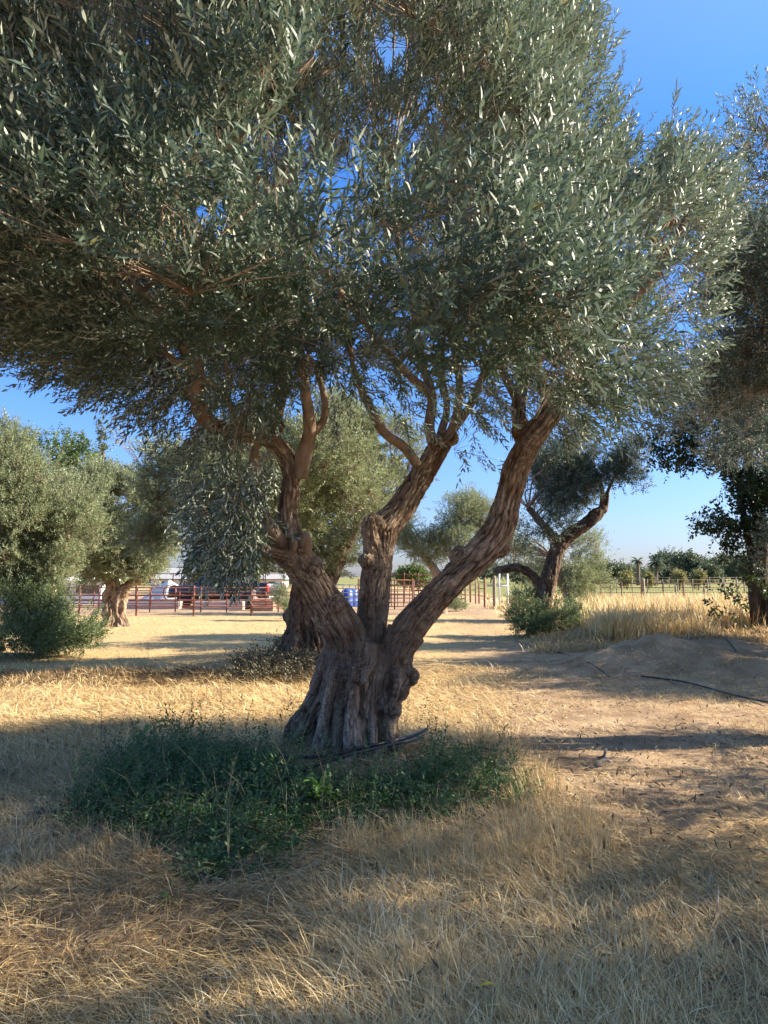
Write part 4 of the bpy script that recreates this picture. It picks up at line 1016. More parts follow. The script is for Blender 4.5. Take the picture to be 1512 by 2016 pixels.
tag(straw, 'dry flattened straw and tufts of bleached grass covering the foreground', 'dry grass', kind='stuff')
parts = []
# middle distance straw, rougher
x, y = field(90000, 9, 34, 1.3)
cl = fbm(x * .8, y * .8, x * 0, 62, 3)
hp = np.exp(-(((x - 5.0) / 2.0) ** 2 + ((y - 13.3) / 1.5) ** 2) ** 2)
keep = (rng.uniform(size=len(x)) < sstep(.3, .6, cl) * .9 + .1) & (rng.uniform(size=len(x)) > hp * .93) & (rng.uniform(size=len(x)) > .6 * sstep(.5, 2, x) * (y < 18)) & (y < 30.5)
x, y, cl = x[keep], y[keep], cl[keep]
parts.append(blades(np.stack([x, y, ground_z(x, y)], -1), rng.uniform(.04, .17, len(x)), rng.uniform(.003, .006, len(x)) * np.maximum(1, y / 14), np.clip(rng.normal(.72, .18, len(x)), .1, 1), rng.uniform(0, 6.28, len(x)), np.clip(rng.normal(.62, .16, len(x)), 0, 1), .3))
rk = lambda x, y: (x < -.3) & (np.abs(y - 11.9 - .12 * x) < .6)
parts.append(tufts(7500, 10, 14, 16, .06, .22, cond=rk, hue=.14, wd=(.002, .004), lean=.5))  # raked litter, brown itself, coloured darker still to deepen the shade band
x, y = field(500, 14, 31, 1.0)
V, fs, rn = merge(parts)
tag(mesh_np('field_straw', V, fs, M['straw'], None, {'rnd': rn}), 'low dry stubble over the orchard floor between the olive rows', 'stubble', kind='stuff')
# tall golden grass on the bank
parts = [tufts(14000, 17.0, 30, 13, .35, .95, cond=lambda x, y: (x > .235 * y + .9) & (x < .53 * y) & (noise(x * .5, y * .5, x * 0, 95) + .3 * (x < .4 * y) > .30), hue=.78, wd=(.004, .007), spread=.14, lean=.18, pw=1.0, side=.6),
         tufts(3000, 15.5, 19, 10, .08, .30, cond=lambda x, y: (x > .2 * y) & (x < .56 * y), hue=.5, wd=(.003, .006), spread=.14, lean=.5, pw=1.0, side=.6),
         tufts(3500, 30, 60, 10, .2, .55, cond=lambda x, y: (x > .14 * y) & (x < .5 * y) & (noise(x * .3, y * .3, x * 0, 96) > .45), hue=.72, wd=(.006, .010), spread=.2, lean=.2, pw=1.0, side=.6)]
V, fs, rn = merge(parts)
tag(mesh_np('tall_dry_grass', V, fs, M['straw'], None, {'rnd': rn}), 'tall golden dry grass standing on the bank at the right', 'tall grass', kind='stuff')

# olive leaves fallen among the straw
x, y = field(5200, 2.3, 11, 1.3)
lt_ = []
for k in range(6):
    v, t, q = leaf_tpl(0, .05 * rng.uniform(.8, 1.2), .012, rng.uniform(-.2, .4)); lt_.append((v, t, q, np.full(len(v), rng.uniform())))
P = np.stack([x, y, ground_z(x, y) + rng.uniform(.01, .06, len(x))], -1)
V, fs, rn = scatter(P, rng.normal(size=P.shape) * (1, 1, .9), rng.uniform(.8, 1.2, len(P)), lt_, rng)
tag(mesh_np('fallen_leaves', V, fs, M['dull_leaf'], None, {'rnd': rn}), 'dull brown fallen olive leaves scattered through the dry straw', 'leaf litter', kind='stuff')
# green suckers round the trunk
def in_ground_poly(poly, n):
    g = np.array([G(a, b)[:2] for a, b in poly]); lo, hi = g.min(0), g.max(0)
    x = rng.uniform(lo[0], hi[0], n); y = rng.uniform(lo[1], hi[1], n)
    px, py = proj_xy(x, y); ins, ed = inpoly(px, py, poly)
    return x[ins], y[ins], ed[ins]
x, y, ed = in_ground_poly(GREEN, 8200)
nn = noise(x * 1.8, y * 1.8, x * 0, 33)
keep = rng.uniform(size=len(x)) < sstep(-20, 40, ed) * (.5 + nn) * np.where(x > .35, .72, 1)
x, y, ed, nn = x[keep], y[keep], ed[keep], nn[keep]
hgt = rng.uniform(0, .09, len(x)) * sstep(0, 60, ed) * (.4 + nn) * np.where(x > .3, .55, 1)
P = np.stack([x, y, ground_z(x, y) + hgt], -1)
D = rng.normal(size=P.shape) * .8; D[:, 2] = np.abs(D[:, 2]) * .28 + .06; D[:, 1] -= .2
tp = [shoot_tpl(0, int(rng.integers(14, 22)), rng.uniform(.18, .32), .044, .0135, rng, (35, 75)) for _ in range(10)]
q_ = np.where(rng.uniform(size=len(P)) < .035)[0]; q_ = np.concatenate([q_, q_])
up2 = P[q_] + np.stack([rng.normal(size=len(q_)) * .03, rng.normal(size=len(q_)) * .03, rng.uniform(.04, .20, len(q_))], -1)
P = np.vstack([P, up2]); D = np.vstack([D, np.stack([rng.normal(size=len(q_)) * .35, rng.normal(size=len(q_)) * .35, np.ones(len(q_))], -1)])
V, fs, rn = scatter(P, D, rng.uniform(.6, 1.0, len(P)), tp, rng)
cover = mesh_np('ground_cover', V, fs, M['sucker_leaf'], None, {'rnd': rn})
tag(cover, 'dark green mat of olive suckers sprawling round the big gnarled trunk', 'ground cover', kind='stuff')
k = rng.choice(len(P), 900, replace=False); A = P[k].copy(); A[:, 2] -= .05; Dn = D[k] / np.linalg.norm(D[k], axis=1)[:, None]
E = A + Dn * rng.uniform(.25, .6, 900)[:, None]; E[:, 2] = np.maximum(E[:, 2] * .9, ground_z(E[:, 0], E[:, 1]) + .02)
Mi = (A + E) / 2; Mi[:, 2] += .06
V, Qd = thin_lines(A, E, .0022, .0010, Mi)
st = mesh_np('sucker_stems', V, [Qd], M['twig'], None); tag(st, 'pale arching stems running through the green mat at the trunk', 'stems', kind='stuff')
MAT2 = [(440, 1335), (500, 1312), (540, 1295), (565, 1275), (600, 1300), (650, 1330), (640, 1345), (560, 1352), (430, 1348)]
x, y, ed = in_ground_poly(MAT2, 1500)
P2 = np.stack([x, y, ground_z(x, y) + rng.uniform(0, .22, len(x))], -1)
D2 = rng.normal(size=P2.shape) * .8; D2[:, 2] = np.abs(D2[:, 2]) * .4 + .2
V, fs, rn = scatter(P2, D2, rng.uniform(.9, 1.4, len(P2)), tp, rng)
tag(mesh_np('vine_mat', V, fs, M['dull_leaf'], None, {'rnd': rn}), 'dark tangled vines heaped round the foot of the second olive', 'vines', kind='stuff')
# upright sucker sprigs on the rim and against the trunk
sprigs = [(340, 1452, 60), (375, 1450, 48), (395, 1455, 62), (455, 1450, 30), (420, 1452, 38), (570, 1440, 44), (590, 1420, 36), (800, 1455, 40), (600, 1500, 60), (575, 1480, 50), (640, 1520, 60), (555, 1495, 40), (830, 1500, 50), (690, 1540, 45), (730, 1540, 40), (665, 1540, 70), (850, 1480, 45), (850, 1450, 34), (875, 1455, 30), (310, 1460, 30), (620, 1440, 30)]
SP, SD, SS = [], [], []
for a, b, h in sprigs:
    g = G(a, b); L = h * g[1] / F
    for s in np.arange(0, L * 1.6, .10): SP.append(g + (rng.uniform(-.02, .02), 0, .05 + s)); SD.append((rng.uniform(-.2, .2), rng.uniform(-.2, .2), 1)); SS.append(.8)
tp3 = [shoot_tpl(0, 10, .13, .036, .010, rng, (35, 70)) for _ in range(5)]
V, fs, rn = scatter(np.array(SP), np.array(SD), np.array(SS), tp3, rng)
tag(mesh_np('sucker_sprigs', V, fs, M['sucker_leaf'], None, {'rnd': rn}), 'upright sucker sprigs poking up along the back rim of the green mat', 'sprigs', kind='stuff')

def weed(px, py, label, n, L, seed, h=.1):
    rg = np.random.default_rng(seed); g = G(px, py); root = empty('broadleaf_weed', tuple(g)); tag(root, label, 'weed')
    mb = MB()
    for k in range(n):
        az = rg.uniform(0, 6.28); el = rg.uniform(.2, 1.1); l = L * rg.uniform(.7, 1.2)
        hv = np.array((math.cos(az), math.sin(az), 0)); s = np.array((-math.sin(az), math.cos(az), 0))
        p = g + np.array((0, 0, h * rg.uniform(.3, 1.2))) ; row = []
        for j in range(7):
            f = j / 6; e = el - f * 1.2; w = l * .24 * math.sin(math.pi * min(1, f * .9 + .1)) * (1 if j % 2 else .62)
            row += [p - s * w + (0, 0, w * .3), p, p + s * w + (0, 0, w * .3)]; p = p + (hv * math.cos(e) + np.array((0, 0, math.sin(e)))) * l / 6
        q = [(3 * j + c, 3 * j + c + 1, 3 * j + c + 4, 3 * j + c + 3) for j in range(6) for c in (0, 1)]
        mb.add(row, q)
    v = np.vstack(mb.V)
    mb.build('leaves', M['weed_leaf'], root, smooth=False, attrs={'rnd': np.repeat(rg.uniform(size=len(v) // 21), 21)})
    st = MB()
    for k in range(4): st.bar(g + (0, 0, -.02), g + (rg.uniform(-.03, .03), rg.uniform(-.03, .03), h), .003, 5)
    st.build('stem', M['twig'], root)
weed(628, 1600, 'bright green jagged leaf weed in the middle of the green mat', 16, .16, 1, .14)
weed(275, 1480, 'bright green weed at the back left rim of the green mat', 9, .13, 2, .10)
weed(300, 1455, 'toothed thistle like weed leaf arching up at the back left rim', 3, .22, 3, .16)
weed(335, 1785, 'small green weed alone in the straw below the green mat', 7, .07, 4, .03)
weed(800, 1640, 'small green weed at the front rim of the green mat', 7, .07, 6, .04)

# leggy dry weed stalks on the left
def stalk(px, py, hpx, label, seed, mat):
    rg = np.random.default_rng(seed); g = G(px, py); L = hpx * g[1] / F; mb = MB()
    c, r = densify([g + (0, 0, -.02), g + (.01, 0, L * .5), g + (0, .01, L)], [.004, .003, .001], .03); mb.tube(c, r, 5)
    for k in range(22):
        f = rg.uniform(.25, 1); p = g + np.array((0, 0, L * f)); az = rg.uniform(0, 6.28); l = .09 * (1.2 - f)
        mb.tube([p, p + np.array((math.cos(az) * l, math.sin(az) * l, l * .35))], [.0015, .0006], 4)
        mb.sphere(p + np.array((math.cos(az) * l, math.sin(az) * l, l * .35)), .004, 5, 4)
    tag(mb.build('weed_stalk', mat), label, 'weed stalk')
stalk(193, 1560, 170, 'tall thin weed stalk standing at the left against the sunlit straw', 1, M['twig'])
stalk(232, 1330, 62, 'bushy grey weed stalk in the shaded band at the left', 2, M['twig'])
stalk(156, 1305, 45, 'thin dark weed stalk in front of the left bush', 3, M['twig'])
stalk(290, 1300, 35, 'short dark weed stalk right of the bushy grey one', 4, M['twig'])

# ------------------------------------------------------------------ irrigation hoses and litter
def hose(label, pix, r=.011, lift=.02, group='black irrigation hoses'):
    P = [G(a, b, lift + r) if len(t) == 0 else G(a, b, t[0]) for a, b, *t in pix]
    c, rr = densify(P, [r] * len(P), .08)
    tag(MB().tube(c, rr, 8).build('irrigation_hose', M['hose']), label, 'hose', group)
hose('black hose end lying across the front of the big trunk, upper of the pair', [(560, 1512, .08), (640, 1515, .10), (700, 1508, .13), (760, 1496, .14), (815, 1484, .15), (840, 1472, .16)], .014)
hose('black hose end lying across the front of the big trunk, lower of the pair', [(590, 1540, .08), (640, 1530, .11), (700, 1518, .13), (760, 1504, .14), (810, 1492, .14), (832, 1478, .12)], .014)
hose('black hose running from the soil heap out of the right edge', [(1262, 1336), (1300, 1340), (1340, 1345), (1385, 1356), (1440, 1372), (1512, 1388), (1560, 1396)], .013)
hose('thin black hose from the leaning olive down to the soil heap', [(1010, 1262), (1060, 1278), (1110, 1290), (1160, 1308), (1200, 1334)], .009)
hose('black hose on the bank right of the soil heap', [(1395, 1262), (1425, 1276), (1470, 1295), (1520, 1318), (1560, 1330)], .013)
hose('black hose half buried in litter at the left edge', [(-40, 1620), (30, 1617), (90, 1612), (150, 1607)], .013, .03)
hose('black hose end right of the big trunk beyond the green mat', [(905, 1474), (930, 1477), (960, 1484), (985, 1488)], .011, .03)

def stick(px0, py0, px1, py1, r, label, lift=.03, mat='wood_grey', name='fallen_branch', cat='stick', fork=True):
    a, b = G(px0, py0, lift), G(px1, py1, lift); m = (a + b) / 2 + (0, 0, .03)
    mb = MB(); c, rr = densify([a, m, b], [r, r * .8, r * .4], .04); mb.tube(c, rr, 7, (r * .3, .04))
    if fork: mb.tube([m, m + (b - a) * .25 + np.array((.02, .08, .07))], [r * .6, r * .25], 5)
    tag(mb.build(name, M[mat]), label, cat)
stick(1172, 1516, 1205, 1506, .018, 'short grey chunk of wood lying on the shaded path at the right', .03, cat='wood chunk', name='wood_chunk')
stick(1178, 1505, 1200, 1512, .014, 'small grey wood piece crossed over the chunk on the path', .05, cat='wood chunk', name='wood_chunk')
stick(1150, 1228, 1185, 1262, .02, 'pale forked branch lying right of the leaning olive', .05, 'cut_wood')
stick(1350, 1270, 1395, 1248, .025, 'dark stick standing out of the top of the soil heap', .08)
stick(1340, 1800, 1440, 1780, .008, 'thin dark twig in the straw at the lower right', .03)
stick(1395, 1845, 1432, 1810, .012, 'pale chip of wood in the straw at the lower right', .03, 'cut_wood', 'wood_chip', 'wood chip')
stick(620, 1262, 470, 1265, .012, 'long dry twig lying on the sunlit straw left of the second olive', .02)
rgl = np.random.default_rng(12)
for k in range(44):
    px0, py0 = rgl.uniform(1150, 1500), rgl.uniform(1225, 1330); a_ = rgl.uniform(-.5, .5); l_ = rgl.uniform(14, 45)
    g0, g1 = G(px0, py0, .02), G(px0 + l_ * math.cos(a_), py0 + l_ * .35 * math.sin(a_), .02 + rgl.uniform(0, .12))
    if np.linalg.norm(g1 - g0) > 1.2: continue
    mb = MB(); c, rr = densify([g0, (g0 + g1) / 2 + (0, 0, rgl.uniform(0, .06)), g1], [.006, .005, .003], .06); mb.tube(c, rr, 5, (.003, .05))
    tag(mb.build('twig', M['cut_wood']), 'thin dry twig strewn over the soil heap and the bank at the right', 'twig', 'dry twigs on the heap')
def flat_leaf():
    g = G(962, 1999, .10); mb = MB(); L = .045
    row = []
    for j in range(7):
        f = j / 6; w = .010 * math.sin(math.pi * (.08 + .84 * f)); q = g + np.array((L * (f - .5) * 1.3, .004 * j * .4, .006 * math.sin(f * 3)))
        row += [q + (0, -w, .003), q, q + (0, w, .003)]
    mb.add(row, [(3 * j + c, 3 * j + c + 1, 3 * j + c + 4, 3 * j + c + 3) for j in range(6) for c in (0, 1)])
    tag(mb.build('fallen_leaf', M['yellow_leaf'], smooth=False), 'single bright yellow leaf lying in the straw at the bottom', 'leaf')
flat_leaf()

# ------------------------------------------------------------------ fences, pens, vehicle and things in the yard
def pipe_fence(name, label, A, Bp, nposts, h, rails, mat, r=.03, post_r=.035, group=None, cat='fence', braces=0, wire=False):
    A, Bp = np.array(A, float), np.array(Bp, float)
    root = empty(name, (A[0], A[1], 0)); tag(root, label, cat, group)
    for k in range(nposts):
        p = A + (Bp - A) * k / (nposts - 1); z = gz(p[0], p[1])
        MB().tube([(p[0], p[1], z - .1), (p[0], p[1], h + .05)], [post_r, post_r], 8).build('post', mat, root)
    for zr in rails:
        MB().tube([(A[0], A[1], zr), (Bp[0], Bp[1], zr)], [r, r], 6).build('rail', mat, root)
    for k in range(braces):
        p = A + (Bp - A) * (k + .5) / braces
        MB().bar((p[0], p[1], rails[0]), (p[0], p[1], rails[-1]), r * .8, 6).build('upright', mat, root)
    return root
def gxy(px, d): return ((px - CX) / F * d, d)
pipe_fence('pipe_fence', 'nearest rusty red pipe fence with posts standing in the straw, left of the big tree', gxy(-60, 30.5), gxy(610, 30.0), 7, 1.16, (.40, .62, .84, 1.14), M['rust'], .026, .04, braces=12)
pipe_fence('pipe_fence', 'second rusty red pipe fence just behind the nearest one', gxy(100, 33.5), gxy(600, 33), 11, 1.05, (.2, .38, .56, .74, .9), M['rust'], .02, .03)
pipe_fence('pipe_fence', 'far dark pipe fence with a pale gate in front of the grey roof', gxy(270, 52), gxy(560, 52), 9, 1.8, (.5, 1.0, 1.4, 1.8), M['rust_dark'], .03, .04)
pipe_fence('gate', 'pale galvanised gate in front of the blue barrel', gxy(658, 36), gxy(706, 36), 2, 1.22, (.15, .38, .6, .82, 1.02, 1.2), M['galv'], .026, .03, cat='gate', braces=4)
pipe_fence('pen_panel', 'rusty pen panel with a lattice of bars between trunk and right limb', gxy(706, 36), gxy(812, 36), 4, 1.45, (.15, .35, .55, .75, .95, 1.15, 1.42), M['rust'], .024, .035, cat='pen panel', braces=9)
pipe_fence('pen_panel', 'second rusty pen panel reaching behind the right limb', gxy(815, 36.5), gxy(915, 37), 3, 1.35, (.3, .5, .7, .9, 1.1, 1.32), M['rust_dark'], .024, .035, cat='pen panel', braces=3)
pipe_fence('pen_panel', 'taller back pen panel seen above the rusty lattice', gxy(740, 44), gxy(935, 44), 8, 1.75, (.5, .8, 1.1, 1.4, 1.7), M['rust'], .025, .035, cat='pen panel')
pipe_fence('rail_fence', 'far pale rail fence across the pasture on the right', gxy(1120, 70), gxy(1560, 74), 16, 1.30, (.5, .9, 1.27), M['grey_wood'], .022, .045)
pipe_fence('rail_fence', 'farthest grey rail fence in front of the distant tree row', gxy(1100, 100), gxy(1600, 104), 20, 1.5, (.7, 1.1, 1.45), M['grey_wood'], .028, .05)
pipe_fence('rail_fence', 'dark pipe rail fence beyond the golden grass on the right', gxy(1180, 46), gxy(1500, 48), 9, 1.2, (.6, .9, 1.15), M['rust_dark'], .02, .035)
# gateway by the path
def post(px, d, h, r, mat, label, name='wooden_post', lean=0):
    x_, y_ = gxy(px, d); z = gz(x_, y_); rg = np.random.default_rng(int(px))
    mb = MB(); c, rr = densify([(x_, y_, z - .1), (x_ + lean * .5, y_, z + h * .5), (x_ + lean, y_, z + h)], [r, r * .95, r * .9], .1)
    mb.tube(c, rr, 10, (r * .12, .15)); tag(mb.build(name, mat), label, 'post', 'posts by the path and pasture')
post(953, 38, 1.5, .055, M['rust'], 'rusty pipe post left of the wooden post beside the path', 'pipe_post')
post(972, 37, 1.62, .09, M['grey_wood'], 'weathered wooden post beside the path')
post(942, 44, 1.2, .05, M['rust'], 'shorter rusty post at the far end of the path', 'pipe_post')
post(925, 46, 1.9, .06, M['rust_dark'], 'dark post left of the path against the hedge', 'pipe_post')
post(1263, 27.5, 1.25, .085, M['grey_wood'], 'thick weathered post rising out of the golden grass')
post(1163, 33, 1.1, .05, M['grey_wood'], 'grey post at the left end of the golden grass')
post(1200, 31, 1.15, .05, M['grey_wood'], 'thin grey post between the leaning olive and the thick post')
post(1327, 34, 1.2, .05, M['grey_wood'], 'thin grey post right of the thick weathered one')
post(1342, 38, 1.25, .045, M['rust_dark'], 'thin dark post beside the thin grey one on the right', 'pipe_post')
post(1383, 29, .95, .05, M['grey_wood'], 'short grey post nearest the broadleaf tree')
fr = empty('white_frame', (*gxy(985, 40), 0)); tag(fr, 'white painted post frame with crossbar behind the wooden post', 'frame')
for pxx in (982, 998): MB().bar((*gxy(pxx, 40), -.1), (*gxy(pxx, 40), 1.75), .05, 8).build('post', M['white'], fr)
MB().bar((*gxy(958, 40), 1.1), (*gxy(1000, 40), 1.1), .05, 8).build('crossbar', M['galv'], fr)
fr = empty('rail_gate', (*gxy(947, 41), 0)); tag(fr, 'low rusty rail gate joining the two rusty posts', 'gate')
for z_ in (.55, .95, 1.3): MB().bar((*gxy(938, 42), z_), (*gxy(955, 38.2), z_), .025, 6).build('rail', M['rust'], fr)

def barrel(px, d, label):
    x_, y_ = gxy(px, d); root = empty('plastic_barrel', (x_, y_, 0)); tag(root, label, 'barrel', 'blue barrels')
    pr = [(0, .27), (.04, .29), (.28, .30), (.31, .315), (.34, .30), (.58, .30), (.61, .315), (.64, .30), (.86, .29), (.90, .26)]
    MB().tube([(x_, y_, a) for a, _ in pr], [b for _, b in pr], 18).build('drum', M['blue'], root)
    MB().tube([(x_, y_, .905), (x_, y_, .93)], [.22, .2], 16).build('lid', M['blue'], root)
barrel(684, 38, 'blue plastic barrel upright behind the pale gate')
barrel(694, 39.2, 'blue plastic barrel standing partly behind the upright one')

# pickup truck seen side-on from behind, nose to the left
def pickup():
    d = 38.0; x_, y_ = gxy(447, d); rz = R(-20)
    root = empty('pickup_truck', (x_, y_, 0)); tag(root, 'black pickup truck parked behind the red pipe fence', 'pickup')
    O = (x_, y_, 0)
    # profile x: -2.9 nose ... 2.9 tail
    low = [(-2.9, .55), (-2.85, .95), (-2.6, 1.08), (-1.45, 1.18), (-1.2, 1.22), (2.85, 1.26), (2.9, .6), (2.35, .5), (2.2, .85), (1.75, .95), (1.3, .85), (1.15, .5), (-1.3, .5), (-1.45, .85), (-1.85, .95), (-2.3, .85), (-2.45, .5)]
    def prism(prof, w0, w1, name, mat, zcut=None):
        mb = MB(); mb.prism(prof, w0, w1); mb.xf(rz, O); return mb.build(name, mat, root, smooth=False)
    MB().box((-2.88, -.93, .55), (-1.25, .93, 1.12), .1).xf(rz, O).build('bonnet', M['black_paint'], root)
    b = MB()
    b.box((-2.9, -.95, .52), (-2.42, .95, .98), .08); b.box((-1.32, -.95, .45), (1.12, .95, 1.25), .07); b.box((2.38, -.95, .52), (2.9, .95, 1.27), .06)
    b.box((1.05, -.95, .93), (2.45, -.86, 1.28), .03); b.box((1.05, .86, .93), (2.45, .95, 1.28), .03); b.box((-2.5, -.94, .93), (-1.2, .94, 1.13), .07); b.box((1.1, -.85, .6), (2.4, .85, .8), .02)
    b.xf(rz, O).build('body', M['black_paint'], root)
    cab = MB(); pr = [(-1.35, 1.2), (-.55, 1.78), (.75, 1.82), (1.12, 1.22)]
    n = len(pr); Vv = [(a, -.86 if z < 1.5 else -.70, z) for a, z in pr] + [(a, .86 if z < 1.5 else .70, z) for a, z in pr]
    cab.add(Vv, [(0, 1, 2, 3), (7, 6, 5, 4), (0, 4, 5, 1), (1, 5, 6, 2), (2, 6, 7, 3), (0, 3, 7, 4)]); cab.xf(rz, O).build('glasshouse', M['glass'], root, smooth=False)
    rf = MB(); rf.box((-.56, -.73, 1.76), (.78, .73, 1.86), .04)
    for sy in (-1, 1):
        for (xa, za, xb, zb) in ((-1.35, 1.2, -.53, 1.8), (.12, 1.2, .12, 1.8), (1.14, 1.2, .77, 1.82)):
            rf.bar((xa, sy * .87, za), (xb, sy * .72, zb), .045, 6)
    rf.xf(rz, O).build('roof', M['black_paint'], root)
    for xx in (-1.88, 1.75):
        for sy in (-1, 1):
            t_ = MB(); t_.tube([(xx, sy * .90 - .12, .39), (xx, sy * .90 - .09, .39), (xx, sy * .90 + .09, .39), (xx, sy * .90 + .12, .39)], [.34, .39, .39, .34], 24); t_.xf(rz, O)
            w = t_.build('wheel', M['tyre'], root)
            r_ = MB(); r_.tube([(xx, sy * .90 - .125, .39), (xx, sy * .90 + .125, .39)], [.24, .24], 16)
            ro = r_.xf(rz, O).build('rim', M['rim'], root); ro.parent = w; ro.location = (0, 0, 0)
    for sy in (-1, 1):
        MB().box((2.80, sy * .88 - .075, .88), (2.93, sy * .88 + .075, 1.22), .02).xf(rz, O).build('tail_light', M['tail'], root)
    MB().box((2.86, -.9, .5), (3.0, .9, .66), .03).xf(rz, O).build('rear_bumper', M['rim'], root)
    MB().box((-2.99, -.9, .5), (-2.86, .9, .68), .03).xf(rz, O).build('front_bumper', M['rim'], root)
    MB().box((-1.05, -1.08, 1.2), (-.88, -.93, 1.38), .03).xf(rz, O).build('wing_mirror', M['black_paint'], root)
pickup()
def solid(name, label, cat, boxes, mat, rz=0, org=(0, 0, 0), bev=.03, group=None):
    mb = MB()
    for lo, hi in boxes: mb.box(lo, hi, bev)
    mb.xf(rz, org); o = mb.build(name, M[mat], smooth=False); tag(o, label, cat, group); return o
solid('concrete_trough', 'long low pale concrete trough below the pickup behind the fence', 'trough', [((-1.2, -.35, 0), (1.2, -.25, .42)), ((-1.2, .25, 0), (1.2, .35, .42)), ((-1.2, -.25, 0), (-1.1, .25, .42)), ((1.1, -.25, 0), (1.2, .25, .42)), ((-1.1, -.25, 0), (1.1, .25, .12))], 'concrete', 0, (*gxy(435, 36.0), 0))
solid('concrete_trough', 'long low pale concrete trough left of the pickup wheel', 'trough', [((-2.0, -.35, 0), (2.0, -.25, .45)), ((-2.0, .25, 0), (2.0, .35, .45)), ((-2.0, -.25, 0), (-1.9, .25, .45)), ((1.9, -.25, 0), (2.0, .25, .45)), ((-1.9, -.25, 0), (1.9, .25, .12))], 'concrete', 0, (*gxy(280, 36.5), 0))
solid('wooden_box', 'brown plywood box with pale rim at the tail of the pickup', 'box', [((-.55, -.4, 0), (.55, .4, .52)), ((-.58, -.43, .52), (.58, .43, .56))], 'plank', 0, (*gxy(520, 35.0), 0))
solid('leaning_board', 'pale board leaning beside the brown box', 'board', [((-.12, -.03, .35), (.12, .03, 1.0))], 'concrete', .2, (*gxy(500, 35.4), 0), .01)
# covered heap
mb = MB(); rg_ = np.random.default_rng(3); cx_, cy_ = gxy(320, 42)
nx, ny = 20, 14
Vv = [((i_ / (nx - 1) - .5) * 3.4, (j_ / (ny - 1) - .5) * 2.0, 0) for j_ in range(ny) for i_ in range(nx)]; Vv = np.array(Vv)
r_ = np.maximum(np.abs(Vv[:, 0] / 1.7), np.abs(Vv[:, 1]))
Vv[:, 2] = 1.35 * np.clip(1 - np.abs(Vv[:, 0] - .5) / 2.2, 0, 1) * np.clip(1.2 - np.abs(Vv[:, 1]) * 1.2, 0, 1) * (.85 + .3 * noise(Vv[:, 0] * 3, Vv[:, 1] * 3, Vv[:, 0] * 0, 4))
mb.add(Vv + (cx_, cy_, 0), [(j_ * nx + i_, j_ * nx + i_ + 1, (j_ + 1) * nx + i_ + 1, (j_ + 1) * nx + i_) for j_ in range(ny - 1) for i_ in range(nx - 1)])
tag(mb.build('tarpaulin_heap', M['tarp'], smooth=False), 'pale tarpaulin draped over a pointed heap left of the pickup', 'tarpaulin')
# steel hoop wheel leaning by the heap
tr = MB(); c0 = np.array((*gxy(340, 38.5), .75)); tr.tube([c0 + np.array((math.cos(a) * .42, 0, math.sin(a) * .42)) for a in np.linspace(0, 6.283, 25)], [.03] * 25, 6)
tag(tr.build('steel_hoop', M['rust']), 'rusty steel hoop standing in front of the tarpaulin heap', 'hoop')
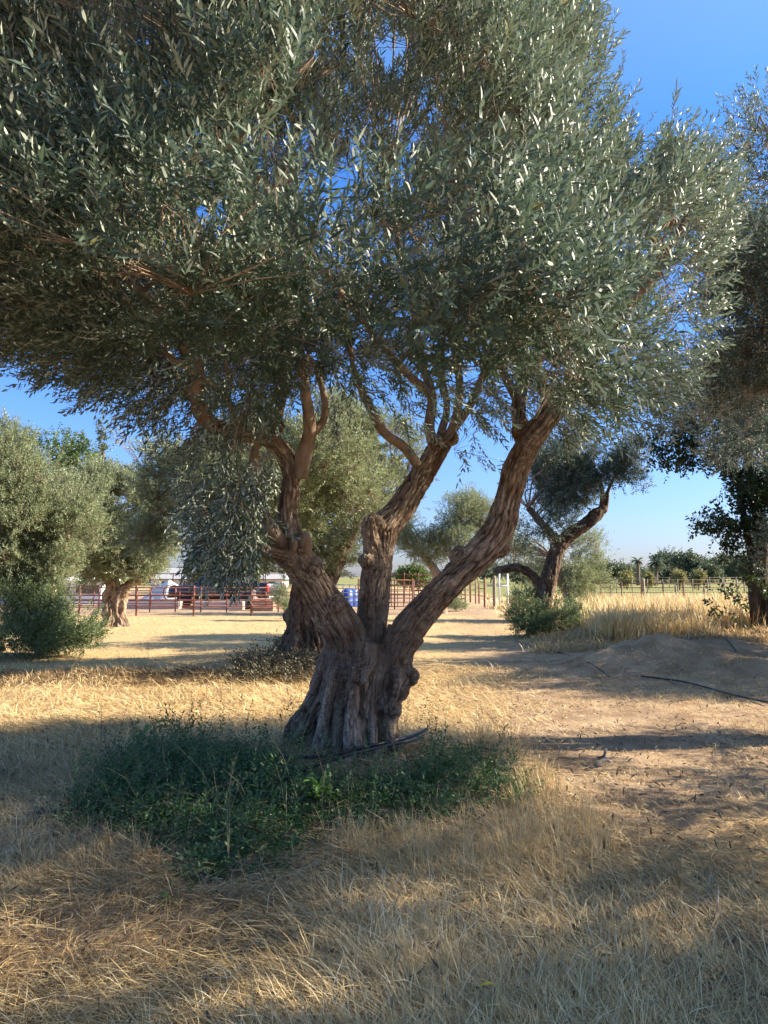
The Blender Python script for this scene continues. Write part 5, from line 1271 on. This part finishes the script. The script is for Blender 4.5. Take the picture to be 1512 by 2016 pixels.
# white shed and trailer
def shed(px, d, w, dep, h, rise, label, name='shed', wall='white', roofm='roof'):
    x_, y_ = gxy(px, d); root = empty(name, (x_, y_, 0)); tag(root, label, 'building' if name != 'horse_trailer' else 'trailer')
    mb = MB(); mb.box((-w / 2, -dep / 2, -.05), (w / 2, dep / 2, h)); mb.xf(0, (x_, y_, 0)).build('wall', M[wall], root, smooth=False)
    r = MB(); r.add([(-w / 2 - .3, -dep / 2 - .3, h), (w / 2 + .3, -dep / 2 - .3, h), (w / 2 + .3, dep / 2 + .3, h), (-w / 2 - .3, dep / 2 + .3, h), (-w / 2 - .3, 0, h + rise), (w / 2 + .3, 0, h + rise),
        (-w / 2 - .3, -dep / 2 - .3, h - .08), (w / 2 + .3, -dep / 2 - .3, h - .08), (w / 2 + .3, dep / 2 + .3, h - .08), (-w / 2 - .3, dep / 2 + .3, h - .08)],
        [(0, 1, 5, 4), (2, 3, 4, 5), (0, 6, 7, 1), (2, 8, 9, 3), (6, 9, 8, 7)], [(0, 4, 3), (1, 2, 5)]); r.xf(0, (x_, y_, 0)).build('roof', M[roofm], root, smooth=False)
    for k in (-.28, .1, .34):
        win = MB().box((k * w - .35, -dep / 2 - .04, h * .45), (k * w + .35, -dep / 2 - .003, h * .8), .01).xf(0, (x_, y_, 0)).build('window', M['glass'], root, smooth=False)
shed(20, 46, 6.5, 4, 1.25, .35, 'white low shed showing below the left edge olive', wall='white', roofm='white')
shed(170, 44, 2.8, 2.2, 1.35, .25, 'whitish shed seen left of the twisted pale trunk', wall='white', roofm='white')
shed(375, 85, 7, 6, 1.3, 1.3, 'house with a grey gabled roof behind the tarpaulin heap', 'house', 'wall', 'roof')
shed(500, 80, 7, 5, 1.3, .7, 'low house with a long grey roof right of the pickup', 'house', 'wall', 'roof')
shed(430, 95, 5, 5, 1.6, 1.0, 'small grey roofed house between the two other grey roofs', 'house', 'wall', 'roof')
# sagebrush by the path and the shrub by the second olive
sb = G(893, 1203)
make_tree('sage_bush', 'grey green round bush under the right limb near the path', tuple(sb), [], [(sb + (0, 0, .25), (.55, .5, .4)), (sb + (.2, 0, .15), (.4, .4, .3))], 420, .08, .02, .3, 12, M['olive_leaf_far'], M['young_bark'], 81, up=.8, cat='bush')
sb = G(562, 1222)
make_tree('sage_bush', 'grey green bush at the left of the second olive trunk', tuple(sb), [], [(sb + (0, 0, .6), (.45, .4, .6)), (sb + (.15, 0, .3), (.5, .4, .4))], 520, .08, .02, .28, 12, M['olive_leaf_far'], M['young_bark'], 82, up=.8, cat='bush')
# utility pole on the skyline
up_ = empty('utility_pole', (*gxy(1226, 190), 0)); tag(up_, 'thin utility pole with crossarm on the skyline left of the palms', 'utility pole')
MB().bar((*gxy(1226, 190), 0), (*gxy(1226, 190), 6.6), .09, 6).build('pole', M['grey_wood'], up_)
MB().bar((gxy(1226, 190)[0] - 1.1, 190, 6.1), (gxy(1226, 190)[0] + 1.1, 190, 6.1), .05, 6).build('crossarm', M['grey_wood'], up_)
print('TOTAL FACES', sum(len(o.data.polygons) for o in sc.objects if o.type == 'MESH'))
